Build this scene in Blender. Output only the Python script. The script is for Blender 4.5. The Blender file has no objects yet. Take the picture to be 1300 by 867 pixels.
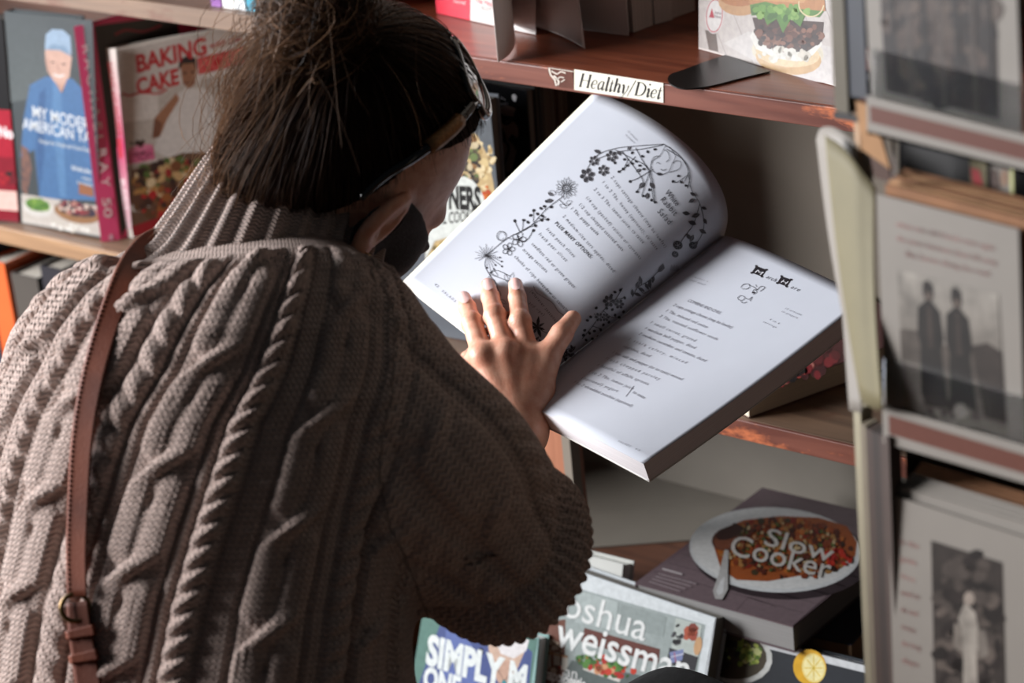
import bpy, math, random
import numpy as np
from mathutils import Matrix, Vector

# ---------------------------------------------------------------- camera, light, exposure
sc = bpy.context.scene
COL = sc.collection
FPX = 3200.0                                             # focal length in pixels of the 1300 x 867 frame
AX = np.array([0.77973, 0.17473, -0.60124])              # world x (along the shelf), in camera axes (right, down, away)
AY = np.array([0.61935, -0.35605, 0.69974])              # world y (into the shelf)
AZ = np.array([-0.09180, -0.91799, -0.38584])            # world z
AX /= np.linalg.norm(AX)
AZ -= AX * (AX @ AZ); AZ /= np.linalg.norm(AZ)
AY = np.cross(AZ, AX)
ROT = np.stack([AX, AY, AZ])                             # world = ROT @ camera
CAM = np.array([1.36453, -1.82969, 1.89790])

cd = bpy.data.cameras.new('camera')
cd.sensor_width = 36.0
cd.sensor_fit = 'HORIZONTAL'
cd.lens = FPX / 1300.0 * 36.0
cd.clip_start = 0.05
cd.dof.use_dof = True
cd.dof.focus_distance = 2.16
cd.dof.aperture_fstop = 6.0
cam = bpy.data.objects.new('camera', cd)
COL.objects.link(cam)
m3 = np.stack([ROT[:, 0], -ROT[:, 1], -ROT[:, 2]], 1)
mw = np.eye(4); mw[:3, :3] = m3; mw[:3, 3] = CAM
cam.matrix_world = Matrix(mw.tolist())
sc.camera = cam

sc.view_settings.view_transform = 'Standard'
sc.view_settings.look = 'None'
sc.view_settings.gamma = 1.0
sc.view_settings.exposure = 0.0
sc.view_settings.use_curve_mapping = False

wd = bpy.data.worlds.new('world')
sc.world = wd
wd.use_nodes = True
wd.node_tree.nodes['Background'].inputs[0].default_value = (0.80, 0.90, 1.0, 1)
wd.node_tree.nodes['Background'].inputs[1].default_value = 0.03


def area_light(name, loc, target, sx, sy, power, color):
    ld = bpy.data.lights.new(name, 'AREA')
    ld.shape = 'RECTANGLE'; ld.size = sx; ld.size_y = sy
    ld.energy = power; ld.color = color
    o = bpy.data.objects.new(name, ld); COL.objects.link(o)
    o.location = loc
    o.rotation_euler = (Vector(target) - Vector(loc)).to_track_quat('-Z', 'Y').to_euler()
    return o


# the shop window at the far left of the shelves
area_light('window_light', (-2.50, -0.90, 1.75), (0.0, -0.35, 1.1), 1.2, 1.1, 95.0, (0.90, 0.95, 1.0)); area_light('sweater_fill_light', (-2.42, -2.12, 1.92), (0.0, -0.35, 1.1), 1.2, 1.2, 205.0, (0.98, 0.98, 1.0))  # second lamp is an added fill that brightens the sweater's back


# ---------------------------------------------------------------- helpers
def cp(px, py, d):                                       # a point in camera axes
    return np.array([(px - 650.0) / FPX * d, (py - 433.5) / FPX * d, d])


def to_world(p):
    return np.asarray(p) @ ROT.T + CAM


def to_cam(p):
    return (np.asarray(p) - CAM) @ ROT


def W(px, py, d):
    return to_world(cp(px, py, d))


def rays(pxy):
    a = np.atleast_2d(np.asarray(pxy, float))
    v = np.stack([(a[:, 0] - 650.0) / FPX, (a[:, 1] - 433.5) / FPX, np.ones(len(a))], 1)
    return v @ ROT.T


def unit(v):
    v = np.asarray(v, float)
    return v / np.linalg.norm(v)


class Plane:                                             # a flat face in the room; call it to find points on it
    def __init__(self, p, n):
        self.p = np.asarray(p, float); self.n = unit(n)

    def __call__(self, pxy, off=0.0):
        r = rays(pxy)
        t = ((self.p + self.n * off - CAM) @ self.n) / (r @ self.n)
        return CAM + r * t[:, None]

    def one(self, x, y, off=0.0):
        return self([(x, y)], off)[0]


def lin(c):
    c = np.asarray(c, float) / 255.0
    return np.where(c <= 0.04045, c / 12.92, ((c + 0.055) / 1.055) ** 2.4)


RNG = np.random.default_rng(7)
random.seed(7)
ORG = {}


def link(o, parent=None):
    COL.objects.link(o)
    if parent is not None:
        o.parent = parent
    return o


def empty(name, loc, label=None, cat=None, group=None):
    o = bpy.data.objects.new(name, None)
    o.empty_display_size = 0.05
    link(o)
    o.location = Vector([float(v) for v in loc])
    ORG[o] = np.asarray(loc, float)
    tag(o, label, cat, group)
    return o


def tag(o, label=None, cat=None, group=None, kind=None):
    if label: o['label'] = label
    if cat: o['category'] = cat
    if group: o['group'] = group
    if kind: o['kind'] = kind
    return o


def raw_mesh(name, v, f):
    me = bpy.data.meshes.new(name)
    v = np.asarray(v, np.float32)
    if isinstance(f, np.ndarray):
        k = f.shape[1]
        me.vertices.add(len(v)); me.vertices.foreach_set('co', v.ravel())
        me.loops.add(f.size); me.loops.foreach_set('vertex_index', f.astype(np.int32).ravel())
        me.polygons.add(len(f)); me.polygons.foreach_set('loop_start', np.arange(0, f.size, k, dtype=np.int32))
        me.update(calc_edges=True)
        me.validate()
    else:
        me.from_pydata(v.tolist(), [], f)
        me.update()
    return me


def obj(name, v, f, mat, parent=None, smooth=False, col=None, label=None):
    o0 = ORG[parent] if parent is not None else None
    v = np.asarray(v, float)
    if o0 is None:
        o0 = np.array([v[:, 0].mean(), v[:, 1].mean(), v[:, 2].min()])
    me = raw_mesh(name, v - o0, f)
    if smooth:
        me.polygons.foreach_set('use_smooth', np.ones(len(me.polygons), bool))
    if col is not None:
        at = me.color_attributes.new('Col', 'FLOAT_COLOR', 'POINT')
        c = np.ones((len(v), 4), np.float32); c[:, :3] = col
        at.data.foreach_set('color', c.ravel())
    me.materials.append(mat)
    o = bpy.data.objects.new(name, me)
    link(o, parent)
    if parent is None:
        o.location = Vector(o0.tolist())
    ORG[o] = o0
    if label: o['label'] = label
    return o


# ---------------------------------------------------------------- materials
def new_mat(name):
    m = bpy.data.materials.new(name)
    m.use_nodes = True
    nt = m.node_tree
    return m, nt, nt.nodes['Principled BSDF']


def N(nt, kind, **kw):
    n = nt.nodes.new(kind)
    for k, v in kw.items():
        setattr(n, k, v)
    return n


def mat(name, rgb, rough=0.6, var=0.0, scale=20.0, stretch=(1, 1, 1), rgb2=None, bump=0.0, bscale=None, spec=0.5, coat=0.0, metal=0.0, sss=0.0):
    m, nt, b = new_mat(name)
    b.inputs['Roughness'].default_value = rough
    b.inputs['Specular IOR Level'].default_value = spec
    b.inputs['Metallic'].default_value = metal
    b.inputs['Coat Weight'].default_value = coat
    c1 = tuple(lin(rgb)) + (1,)
    b.inputs['Base Color'].default_value = c1
    tc = N(nt, 'ShaderNodeTexCoord'); mp = N(nt, 'ShaderNodeMapping')
    mp.inputs['Scale'].default_value = stretch
    nt.links.new(tc.outputs['Object'], mp.inputs['Vector'])
    if var > 0 or rgb2 is not None:
        no = N(nt, 'ShaderNodeTexNoise')
        no.inputs['Scale'].default_value = scale; no.inputs['Detail'].default_value = 6
        nt.links.new(mp.outputs[0], no.inputs['Vector'])
        mx = N(nt, 'ShaderNodeMix', data_type='RGBA')
        c2 = tuple(lin(rgb2)) + (1,) if rgb2 is not None else tuple(np.clip(lin(rgb) * (1 - var), 0, 1)) + (1,)
        mx.inputs['A'].default_value = c1; mx.inputs['B'].default_value = c2
        rp = N(nt, 'ShaderNodeMapRange')
        rp.inputs['From Min'].default_value = 0.35; rp.inputs['From Max'].default_value = 0.65
        nt.links.new(no.outputs[0], rp.inputs['Value'])
        nt.links.new(rp.outputs[0], mx.inputs['Factor'])
        nt.links.new(mx.outputs['Result'], b.inputs['Base Color'])
    if bump > 0:
        nb = N(nt, 'ShaderNodeTexNoise'); nb.inputs['Scale'].default_value = bscale or scale; nb.inputs['Detail'].default_value = 4
        nt.links.new(mp.outputs[0], nb.inputs['Vector'])
        bp = N(nt, 'ShaderNodeBump'); bp.inputs['Strength'].default_value = bump; bp.inputs['Distance'].default_value = 0.002
        nt.links.new(nb.outputs[0], bp.inputs['Height'])
        nt.links.new(bp.outputs[0], b.inputs['Normal'])
    if sss > 0:
        b.inputs['Subsurface Weight'].default_value = sss
        b.inputs['Subsurface Radius'].default_value = (0.012, 0.004, 0.002)
        b.inputs['Subsurface Scale'].default_value = 0.6
    return m


def mat_art(name, rough=0.35, grain=0.10, gscale=180.0):
    """printed picture: colours of the print come from the mesh, with a fine photographic grain"""
    m, nt, b = new_mat(name)
    at = N(nt, 'ShaderNodeVertexColor', layer_name='Col')
    tc = N(nt, 'ShaderNodeTexCoord')
    no = N(nt, 'ShaderNodeTexNoise'); no.inputs['Scale'].default_value = gscale; no.inputs['Detail'].default_value = 5
    nt.links.new(tc.outputs['Object'], no.inputs['Vector'])
    mr = N(nt, 'ShaderNodeMapRange')
    mr.inputs['From Min'].default_value = 0.3; mr.inputs['From Max'].default_value = 0.7
    mr.inputs['To Min'].default_value = 1 - grain; mr.inputs['To Max'].default_value = 1 + grain
    nt.links.new(no.outputs[0], mr.inputs['Value'])
    mx = N(nt, 'ShaderNodeVectorMath', operation='SCALE')
    nt.links.new(at.outputs['Color'], mx.inputs[0]); nt.links.new(mr.outputs[0], mx.inputs['Scale'])
    nt.links.new(mx.outputs[0], b.inputs['Base Color'])
    b.inputs['Roughness'].default_value = rough
    return m


def mat_wood(name, c1, c2, rough=0.4, axis=0, wear=None):
    m, nt, b = new_mat(name)
    tc = N(nt, 'ShaderNodeTexCoord'); mp = N(nt, 'ShaderNodeMapping')
    s = [28, 28, 28]; s[axis] = 2.2
    mp.inputs['Scale'].default_value = s
    nt.links.new(tc.outputs['Object'], mp.inputs['Vector'])
    no = N(nt, 'ShaderNodeTexNoise'); no.inputs['Scale'].default_value = 1.6; no.inputs['Detail'].default_value = 8; no.inputs['Distortion'].default_value = 1.2
    nt.links.new(mp.outputs[0], no.inputs['Vector'])
    cr = N(nt, 'ShaderNodeValToRGB')
    cr.color_ramp.elements[0].position = 0.33; cr.color_ramp.elements[0].color = tuple(lin(c2)) + (1,)
    cr.color_ramp.elements[1].position = 0.66; cr.color_ramp.elements[1].color = tuple(lin(c1)) + (1,)
    nt.links.new(no.outputs[0], cr.inputs[0])
    out = cr.outputs[0]
    if wear is not None:
        n2 = N(nt, 'ShaderNodeTexNoise'); n2.inputs['Scale'].default_value = 34; n2.inputs['Detail'].default_value = 9; n2.inputs['Roughness'].default_value = 0.7
        mp2 = N(nt, 'ShaderNodeMapping'); s2 = [1, 1, 1]; s2[axis] = 0.35; mp2.inputs['Scale'].default_value = s2
        nt.links.new(tc.outputs['Object'], mp2.inputs['Vector']); nt.links.new(mp2.outputs[0], n2.inputs['Vector'])
        rr = N(nt, 'ShaderNodeMapRange'); rr.inputs['From Min'].default_value = 0.56; rr.inputs['From Max'].default_value = 0.66
        nt.links.new(n2.outputs[0], rr.inputs['Value'])
        mx = N(nt, 'ShaderNodeMix', data_type='RGBA')
        mx.inputs['B'].default_value = tuple(lin(wear)) + (1,)
        nt.links.new(rr.outputs[0], mx.inputs['Factor']); nt.links.new(out, mx.inputs['A'])
        out = mx.outputs['Result']
    nt.links.new(out, b.inputs['Base Color'])
    b.inputs['Roughness'].default_value = rough
    bp = N(nt, 'ShaderNodeBump'); bp.inputs['Strength'].default_value = 0.25; bp.inputs['Distance'].default_value = 0.001
    nt.links.new(no.outputs[0], bp.inputs['Height']); nt.links.new(bp.outputs[0], b.inputs['Normal'])
    return m


def mat_pages(name, rgb, dirn, dark=0.72):
    """edges of a page block: fine leaf lines stacked along dirn"""
    m, nt, b = new_mat(name)
    tc = N(nt, 'ShaderNodeTexCoord')
    dp = N(nt, 'ShaderNodeVectorMath', operation='DOT_PRODUCT'); dp.inputs[1].default_value = tuple(unit(dirn))
    nt.links.new(tc.outputs['Object'], dp.inputs[0])
    no = N(nt, 'ShaderNodeTexNoise', noise_dimensions='1D'); no.inputs['Scale'].default_value = 1500; no.inputs['Detail'].default_value = 3
    nt.links.new(dp.outputs['Value'], no.inputs['W'])
    mx = N(nt, 'ShaderNodeMix', data_type='RGBA')
    mx.inputs['A'].default_value = tuple(lin(rgb) * dark) + (1,); mx.inputs['B'].default_value = tuple(lin(rgb)) + (1,)
    rr = N(nt, 'ShaderNodeMapRange'); rr.inputs['From Min'].default_value = 0.35; rr.inputs['From Max'].default_value = 0.6
    nt.links.new(no.outputs[0], rr.inputs['Value'])
    nt.links.new(rr.outputs[0], mx.inputs['Factor']); nt.links.new(mx.outputs['Result'], b.inputs['Base Color'])
    b.inputs['Roughness'].default_value = 0.8
    return m


M = {}
M['shelf_wood'] = mat_wood('shelf_wood', (142, 78, 54), (104, 52, 36), 0.33, 0, None)
M['shelf_edge'] = mat_wood('shelf_edge', (122, 72, 58), (90, 46, 36), 0.42, 0, (186, 104, 66))
M['grey_wood'] = mat_wood('grey_wood', (122, 96, 76), (88, 68, 54), 0.5, 0, (96, 60, 44))
M['pale_wood'] = mat_wood('pale_wood', (150, 116, 84), (118, 88, 62), 0.5, 0)
M['post_wood'] = mat_wood('post_wood', (140, 98, 68), (110, 74, 50), 0.5, 2)
M['divider_wood'] = mat_wood('divider_wood', (170, 112, 84), (140, 88, 64), 0.5, 2)
M['back_paint'] = mat('back_paint', (128, 119, 107), 0.55, 0.12, 5)
M['lower_paint'] = mat('lower_paint', (112, 106, 97), 0.5, 0.12, 9)
M['dark_wood'] = mat_wood('dark_wood', (96, 62, 46), (66, 42, 32), 0.5, 0)
M['wall'] = mat('wall', (150, 140, 128), 0.8, 0.1, 3)
M['floor'] = mat_wood('floor', (120, 88, 62), (90, 64, 46), 0.45, 0)
M['paper'] = mat('paper', (193, 196, 205), 0.7, 0.02, 40)
M['paper_cream'] = mat('paper_cream', (226, 218, 196), 0.75, 0.06, 30)
M['ink'] = mat('ink', (38, 36, 40), 0.7)
M['ink_grey'] = mat('ink_grey', (84, 82, 88), 0.7)
M['black_plastic'] = mat('black_plastic', (14, 14, 15), 0.28)
M['black_cloth'] = mat('black_cloth', (12, 12, 13), 0.85, 0.3, 120, bump=0.4)
M['art'] = mat_art('art')
M['art_sepia'] = mat_art('art_sepia', 0.5, 0.35, 70.0)
M['art_flat'] = mat_art('art_flat', 0.4, 0.04, 200.0)
M['steel'] = mat('steel', (150, 150, 152), 0.35, 0.1, 60, metal=0.9)


# ---------------------------------------------------------------- shape helpers
def hexa(q, t):
    """eight corners from a quad q (4 points) pushed by vector t"""
    q = np.asarray(q, float)
    return np.concatenate([q, q + np.asarray(t, float)])


HEX_F = [(0, 1, 2, 3), (7, 6, 5, 4), (0, 4, 5, 1), (1, 5, 6, 2), (2, 6, 7, 3), (3, 7, 4, 0)]


def slab(name, q, t, mat_, parent=None, label=None):
    return obj(name, hexa(q, t), HEX_F, mat_, parent, label=label)


def box(name, x0, x1, y0, y1, z0, z1, mat_, parent=None, bevel=0.0, label=None):
    q = [(x0, y0, z0), (x1, y0, z0), (x1, y1, z0), (x0, y1, z0)]
    o = slab(name, q, (0, 0, z1 - z0), mat_, parent, label)
    if bevel:
        bv = o.modifiers.new('bevel', 'BEVEL'); bv.width = bevel; bv.segments = 2
    return o


def grid_faces(nu, nv, wrap_u=False):
    i = np.arange(nv - 1)[:, None]; j = np.arange(nu if wrap_u else nu - 1)[None, :]
    a = i * nu + j; b = i * nu + (j + 1) % nu
    return np.stack([a, b, b + nu, a + nu], -1).reshape(-1, 4)


def tube(pts, r, n=8, close=False, flat=None):
    """vertices and faces of a tube along pts; flat=(width, thickness) gives an oblong section"""
    pts = np.asarray(pts, float)
    r = np.broadcast_to(np.asarray(r, float), (len(pts),))
    t = np.gradient(pts, axis=0); t /= np.linalg.norm(t, axis=1)[:, None] + 1e-12
    up = np.array([0, 0, 1.0])
    if abs(t[0] @ up) > 0.9: up = np.array([1.0, 0, 0])
    a = np.cross(t[0], up); a /= np.linalg.norm(a)
    A = []
    for k in range(len(pts)):
        a = a - t[k] * (a @ t[k]); a /= np.linalg.norm(a); A.append(a.copy())
    A = np.array(A); B = np.cross(t, A)
    an = np.linspace(0, 2 * np.pi, n, endpoint=False)
    v = pts[:, None] + r[:, None, None] * (A[:, None] * np.cos(an)[None, :, None] + B[:, None] * np.sin(an)[None, :, None])
    f = [tuple(q) for q in grid_faces(n, len(pts), True)]
    L = (len(pts) - 1) * n
    f.append(tuple(range(n - 1, -1, -1))); f.append(tuple(L + k for k in range(n)))
    return v.reshape(-1, 3), f


def merge(parts):
    V, F, o = [], [], 0
    for v, f in parts:
        V.append(np.asarray(v, float)); F += [tuple(int(i) + o for i in q) for q in f]; o += len(v)
    return np.concatenate(V), F


def bez(pts, n=16):
    """smooth curve through control points (Catmull-Rom)"""
    p = np.asarray(pts, float)
    if len(p) == 2: return p[0] + (p[1] - p[0]) * np.linspace(0, 1, n)[:, None]
    q = np.concatenate([[2 * p[0] - p[1]], p, [2 * p[-1] - p[-2]]])
    out = []
    per = max(2, n // (len(p) - 1))
    for k in range(len(p) - 1):
        t = np.linspace(0, 1, per, endpoint=False)[:, None]
        a, b, c, d = q[k:k + 4]
        out.append(0.5 * (2 * b + (c - a) * t + (2 * a - 5 * b + 4 * c - d) * t ** 2 + (-a + 3 * b - 3 * c + d) * t ** 3))
    out.append(p[-1:])
    return np.concatenate(out)


# ---- flat print: everything is drawn as 2-D outlines and laid on a face
def ell(cx, cy, rx, ry, a=0.0, n=20):
    t = np.linspace(0, 2 * np.pi, n, endpoint=False)
    x, y = rx * np.cos(t), ry * np.sin(t)
    c, s = math.cos(math.radians(a)), math.sin(math.radians(a))
    return list(zip(cx + c * x - s * y, cy + s * x + c * y))


def ribbon2(pts, w):
    """2-D polyline as a strip of width w (w may vary) -> verts, faces"""
    p = np.asarray(pts, float)
    t = np.gradient(p, axis=0); t /= np.linalg.norm(t, axis=1)[:, None] + 1e-9
    n = np.stack([-t[:, 1], t[:, 0]], 1) * (np.broadcast_to(np.asarray(w, float), (len(p),))[:, None] * 0.5)
    v = np.concatenate([p + n, p - n]); k = len(p)
    return v, [(i, i + 1, k + i + 1, k + i) for i in range(k - 1)]


class Print:
    """collects coloured outlines and lettering drawn in photograph coordinates, laid on a face by 'face'"""
    def __init__(self, face, off=0.0003, step=0.000006):
        self.face, self.off, self.step = face, off, step
        self.V, self.F, self.C, self.n, self.k = [], [], [], 0, 0
        self.tone = 1.0                                   # dims the printed colours in place of weaker light on them

    def _add(self, v, f, c, layer=True):
        v = np.asarray(v, float)
        self.V.append(self.face(v, self.off + self.k * self.step))
        self.F += [tuple(int(i) + self.n for i in q) for q in f]
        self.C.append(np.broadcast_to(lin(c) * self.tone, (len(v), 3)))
        self.n += len(v)
        if layer: self.k += 1

    def poly(self, c, pts, layer=True):
        self._add(pts, [tuple(range(len(pts)))], c, layer)
        return self

    def grad(self, c1, c2, quad):                         # printed colour blend across a quad
        self._add(quad, [(0, 1, 2, 3)], c1)
        self.C[-1] = np.stack([lin(c1), lin(c1), lin(c2), lin(c2)]) * self.tone
        return self

    def line(self, c, pts, w, layer=False, n=0):
        if n: pts = bez(pts, n)
        v, f = ribbon2(pts, w); self._add(v, f, c, layer)
        return self

    def blobs(self, cols, n, cx, cy, rx, ry, r0, r1, seed=1, ang=0.0, asp=0.6):
        g = np.random.default_rng(seed)
        for k in range(n):
            a = g.uniform(0, 2 * np.pi); q = math.sqrt(g.uniform(0, 1))
            x, y = q * rx * math.cos(a), q * ry * math.sin(a)
            c, s = math.cos(math.radians(ang)), math.sin(math.radians(ang))
            r = g.uniform(r0, r1)
            self.poly(cols[int(g.integers(len(cols)))], ell(cx + c * x - s * y, cy + s * x + c * y, r, r * g.uniform(asp, 1), g.uniform(0, 180), 7), layer=(k % 4 == 3))
        self.k += 1
        return self

    def text(self, s, c, p0, p1, up, bold=0.0, shear=0.0, space=1.0):
        """baseline from p0 to p1; 'up' is the point reached by a capital's top-left corner"""
        v, f, w, cap = text2d(s, bold, shear, space)
        p0, p1, up = (np.asarray(q, float) for q in (p0, p1, up))
        ex = (p1 - p0) / w; ey = (up - p0) / cap
        self._add(p0 + v[:, :1] * ex + v[:, 1:2] * ey, f, c, True)
        return self

    def build(self, name, mat_, parent, label=None):
        o = obj(name, np.concatenate(self.V), self.F, mat_, parent, col=np.concatenate(self.C), label=label)
        if 'lettering' in name or 'drawings' in name: o['kind'] = 'stuff'
        return o


_T = {}


def text2d(s, bold=0.0, shear=0.0, space=1.0):
    key = (s, bold, shear, space)
    if key in _T: return _T[key]
    cu = bpy.data.curves.new('lettering_source', 'FONT')
    cu.body = s; cu.size = 1.0; cu.offset = bold; cu.shear = shear; cu.space_character = space; cu.fill_mode = 'FRONT'; cu.resolution_u = 3
    o = bpy.data.objects.new('lettering_source', cu); COL.objects.link(o)
    dg = bpy.context.evaluated_depsgraph_get()
    me = bpy.data.meshes.new_from_object(o.evaluated_get(dg))
    v = np.array([w.co[:2] for w in me.vertices]); f = [tuple(p.vertices) for p in me.polygons]
    bpy.data.objects.remove(o); bpy.data.curves.remove(cu); bpy.data.meshes.remove(me)
    x0 = v[:, 0].min(); v[:, 0] -= x0
    _T[key] = (v, f, v[:, 0].max(), 0.69)
    return _T[key]


# ---- closed books
def book(name, label, q, n, thick, cover, pages=(214, 206, 190), spine='L', group=None, hard=0.0022, inset=0.003, cat='book', push=None):
    """q: front cover corners TL, TR, BR, BL in the room; n: the way the front cover faces; spine: side of the spine"""
    q = np.asarray(q, float); n = unit(n)
    D = -n * thick if push is None else np.asarray(push, float)   # from the front cover to the back cover
    u = D / np.linalg.norm(D); L = np.linalg.norm(D)
    base = q.mean(0) + D / 2; base[2] = q[:, 2].min()
    t = empty(name, base, label, cat, group)
    cm = mat('cover_' + name, cover, 0.35, 0.05, 30)
    pm = mat_pages('leaves_' + name, pages, n)
    slab('front_cover', q, u * hard, cm, t)
    slab('back_cover', q + u * (L - hard), u * hard, cm, t)
    i = {'L': (0, 3, 1, 2), 'R': (1, 2, 0, 3), 'T': (0, 1, 3, 2), 'B': (3, 2, 0, 1)}[spine]
    a, b, c, d = q[i[0]], q[i[1]], q[i[2]], q[i[3]]
    inw = unit(c - a)
    s = np.array([a, b, b + inw * hard, a + inw * hard]) + u * hard
    slab('spine', s, u * (L - 2 * hard), cm, t)
    e1 = unit(b - a)
    a2 = a + inw * (hard + 0.0004) + e1 * inset; b2 = b + inw * (hard + 0.0004) - e1 * inset
    c2 = c - inw * inset + e1 * inset; d2 = d - inw * inset - e1 * inset
    pq = np.array([a2, b2, d2, c2]) + u * (hard + 0.0002)
    slab('page_block', pq, u * (L - 2 * hard - 0.0004), pm, t)
    return t

# ---------------------------------------------------------------- the setting
def struct(o):
    o['kind'] = 'structure'
    return o


struct(box('floor', -3.6, 2.6, -3.2, 0.34, -0.02, 0.0, M['floor']))
struct(box('wall_back', -3.6, 2.6, 0.32, 0.40, 0.0, 2.7, M['wall']))

# ---------------------------------------------------------------- the bookcases
bc = empty('bookcase', (0.1, 0.15, 0), 'brown wooden bookcase with a lettered paper strip on its worn shelf edge', 'bookcase')
TOPZ, MIDZ, LOWZ, LEFZ = 1.196, 0.862, 0.597, 0.890
X0, X1 = -0.488, 0.86
for z, mt in ((TOPZ, M['shelf_wood']), (MIDZ, M['grey_wood']), (LOWZ, M['dark_wood']), (1.56, M['shelf_wood'])):
    box('shelf_board', X0, X1, 0.0, 0.28, z - 0.021, z, mt, bc)
    box('shelf_edging', X0, X1, -0.004, 0.0, z - 0.0215, z - 0.0006, M['shelf_edge'], bc, 0.0008)
box('side_panel', X0 - 0.024, X0, -0.003, 0.30, 0, 1.60, M['post_wood'], bc)
box('side_panel', X1, X1 + 0.022, -0.003, 0.30, 0, 1.60, M['post_wood'], bc)
box('back_panel', X0, X1, 0.28, 0.292, MIDZ - 0.01, 1.56, M['back_paint'], bc)
box('back_panel', X0, X1, 0.28, 0.292, LOWZ - 0.2, MIDZ - 0.0101, M['lower_paint'], bc, label='lower back panel toned to the compartment light')  # separate paint tone carries the lower compartment's light level
box('divider', -0.176, -0.151, -0.002, 0.030, 0.0, MIDZ - 0.0218, M['divider_wood'], bc)
box('divider_facing', -0.151, -0.1405, -0.003, 0.012, 0.0, MIDZ - 0.0218, M['back_paint'], bc)
box('base_cabinet', X0, X1, 0.0, 0.28, 0.02, 0.40, M['dark_wood'], bc)
box('display_ledge', -0.42, X1, -0.24, -0.004, 0.335, 0.355, M['dark_wood'], bc)
box('ledge_lip', -0.42, X1, -0.254, -0.2405, 0.335, 0.375, M['shelf_edge'], bc)
for x in (-0.36, 0.74):
    q = [(x, -0.23, 0.334), (x, -0.003, 0.334), (x, -0.003, 0.12)]
    obj('ledge_bracket', [(a + dx, b, c) for dx in (0, 0.02) for a, b, c in q], [(0, 1, 2), (5, 4, 3), (0, 3, 4, 1), (1, 4, 5, 2), (2, 5, 3, 0)], M['dark_wood'], bc)
lowp = Plane((0, 0, LOWZ), (0, 0, 1))
qa, qb = lowp.one(700, 700.5), lowp.one(905, 685)
sl_ = (qb[0] - qa[0]) / (qb[1] - qa[1]); zl_ = LOWZ + 0.0002
lino = [(qa[0] - sl_ * (qa[1] - 0.002), 0.002, zl_), (qa[0] + sl_ * (0.2795 - qa[1]), 0.2795, zl_), (X0, 0.2795, zl_), (X0, 0.002, zl_)]
k = len(lino)
obj('painted_lining', np.concatenate([np.array(lino), np.array(lino) + (0, 0, 0.0018)]),
    [tuple(range(k, 2 * k)), tuple(range(k - 1, -1, -1))] + [(i, (i + 1) % k, k + (i + 1) % k, k + i) for i in range(k)], M['lower_paint'], bc)

# lettered strip on the shelf edge, and the torn label beside it
FE = Plane((0, -0.0042, TOPZ), (0, -1, 0))
q = [(729, 88), (842, 105.5), (842, 130.5), (729, 114)]
slab('label_strip', FE(q, 0.0006), (0, 0.0005, 0), mat('label_paper', (226, 222, 206), 0.5, 0.05, 60), bc)
# a high-contrast italic drawn with a pen: strokes are (points, widths) in letter units (x-height 1, capitals 1.55)
T_, K_ = 0.075, 0.25
GLY = {
    'H': (1.45, [([(0.18, 0), (0.18, 1.55)], K_), ([(1.12, 0), (1.12, 1.55)], K_), ([(0.18, 0.8), (1.12, 0.8)], T_), ([(0.0, 0.02), (0.38, 0.02)], T_), ([(0.0, 1.53), (0.38, 1.53)], T_), ([(0.92, 0.02), (1.32, 0.02)], T_), ([(0.92, 1.53), (1.32, 1.53)], T_)]),
    'e': (0.85, [([(0.12, 0.5), (0.66, 0.58), (0.62, 0.92), (0.4, 1.0), (0.14, 0.72), (0.12, 0.3), (0.34, 0.0), (0.7, 0.22)], [T_, T_, 0.1, T_, 0.17, 0.2, 0.08, T_])]),
    'a': (0.98, [([(0.66, 0.9), (0.42, 1.0), (0.14, 0.65), (0.12, 0.25), (0.28, 0.0), (0.62, 0.35)], [T_, T_, 0.17, 0.2, 0.1, T_]), ([(0.7, 1.0), (0.66, 0.15), (0.74, 0.0), (0.94, 0.22)], [0.17, 0.2, 0.1, T_])]),
    'l': (0.5, [([(0.05, 1.5), (0.24, 1.6)], T_), ([(0.22, 1.6), (0.2, 0.15), (0.28, 0.0), (0.46, 0.2)], [K_, K_, 0.1, T_])]),
    't': (0.58, [([(0.25, 1.35), (0.22, 0.15), (0.3, 0.0), (0.52, 0.22)], [T_, K_, 0.1, T_]), ([(0.02, 0.97), (0.5, 0.97)], T_)]),
    'h': (1.0, [([(0.02, 1.5), (0.2, 1.6)], T_), ([(0.2, 1.6), (0.18, 0)], K_), ([(0.2, 0.5), (0.42, 0.95), (0.6, 1.0), (0.7, 0.75), (0.66, 0.15), (0.74, 0.0), (0.94, 0.22)], [T_, T_, 0.12, K_, K_, 0.1, T_])]),
    'y': (0.92, [([(0.02, 0.85), (0.16, 1.0), (0.24, 0.75), (0.3, 0.12), (0.42, 0.0)], [T_, 0.12, K_, K_, 0.1]), ([(0.8, 0.98), (0.74, 0.45), (0.45, -0.15), (0.16, -0.52), (0.02, -0.42)], [0.16, 0.08, T_, 0.08, 0.14])]),
    '/': (0.85, [([(0.0, -0.25), (0.62, 1.7)], 0.09)]),
    'D': (1.45, [([(0.2, 0), (0.2, 1.55)], K_), ([(0.0, 1.53), (0.6, 1.53), (1.12, 1.2), (1.2, 0.72), (1.0, 0.25), (0.6, 0.02), (0.0, 0.02)], [T_, T_, 0.17, 0.22, 0.17, T_, T_])]),
    'i': (0.52, [([(0.02, 0.82), (0.16, 1.0), (0.22, 0.8), (0.2, 0.15), (0.28, 0.0), (0.48, 0.22)], [T_, 0.12, K_, K_, 0.1, T_]), ([(0.2, 1.36), (0.2, 1.55)], 0.19)]),
}
LB = Print(lambda v, off: FE(v, off), off=0.0008, step=0.000002)
tw = sum(GLY[c][0] for c in 'Healthy/Diet')
p0, p1, up = np.array([734.5, 110.0]), np.array([838.5, 126.0]), np.array([735.0, 92.0])
ex = (p1 - p0) / tw; ey = (up - p0) / 1.6
px_ = 0.0
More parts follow.
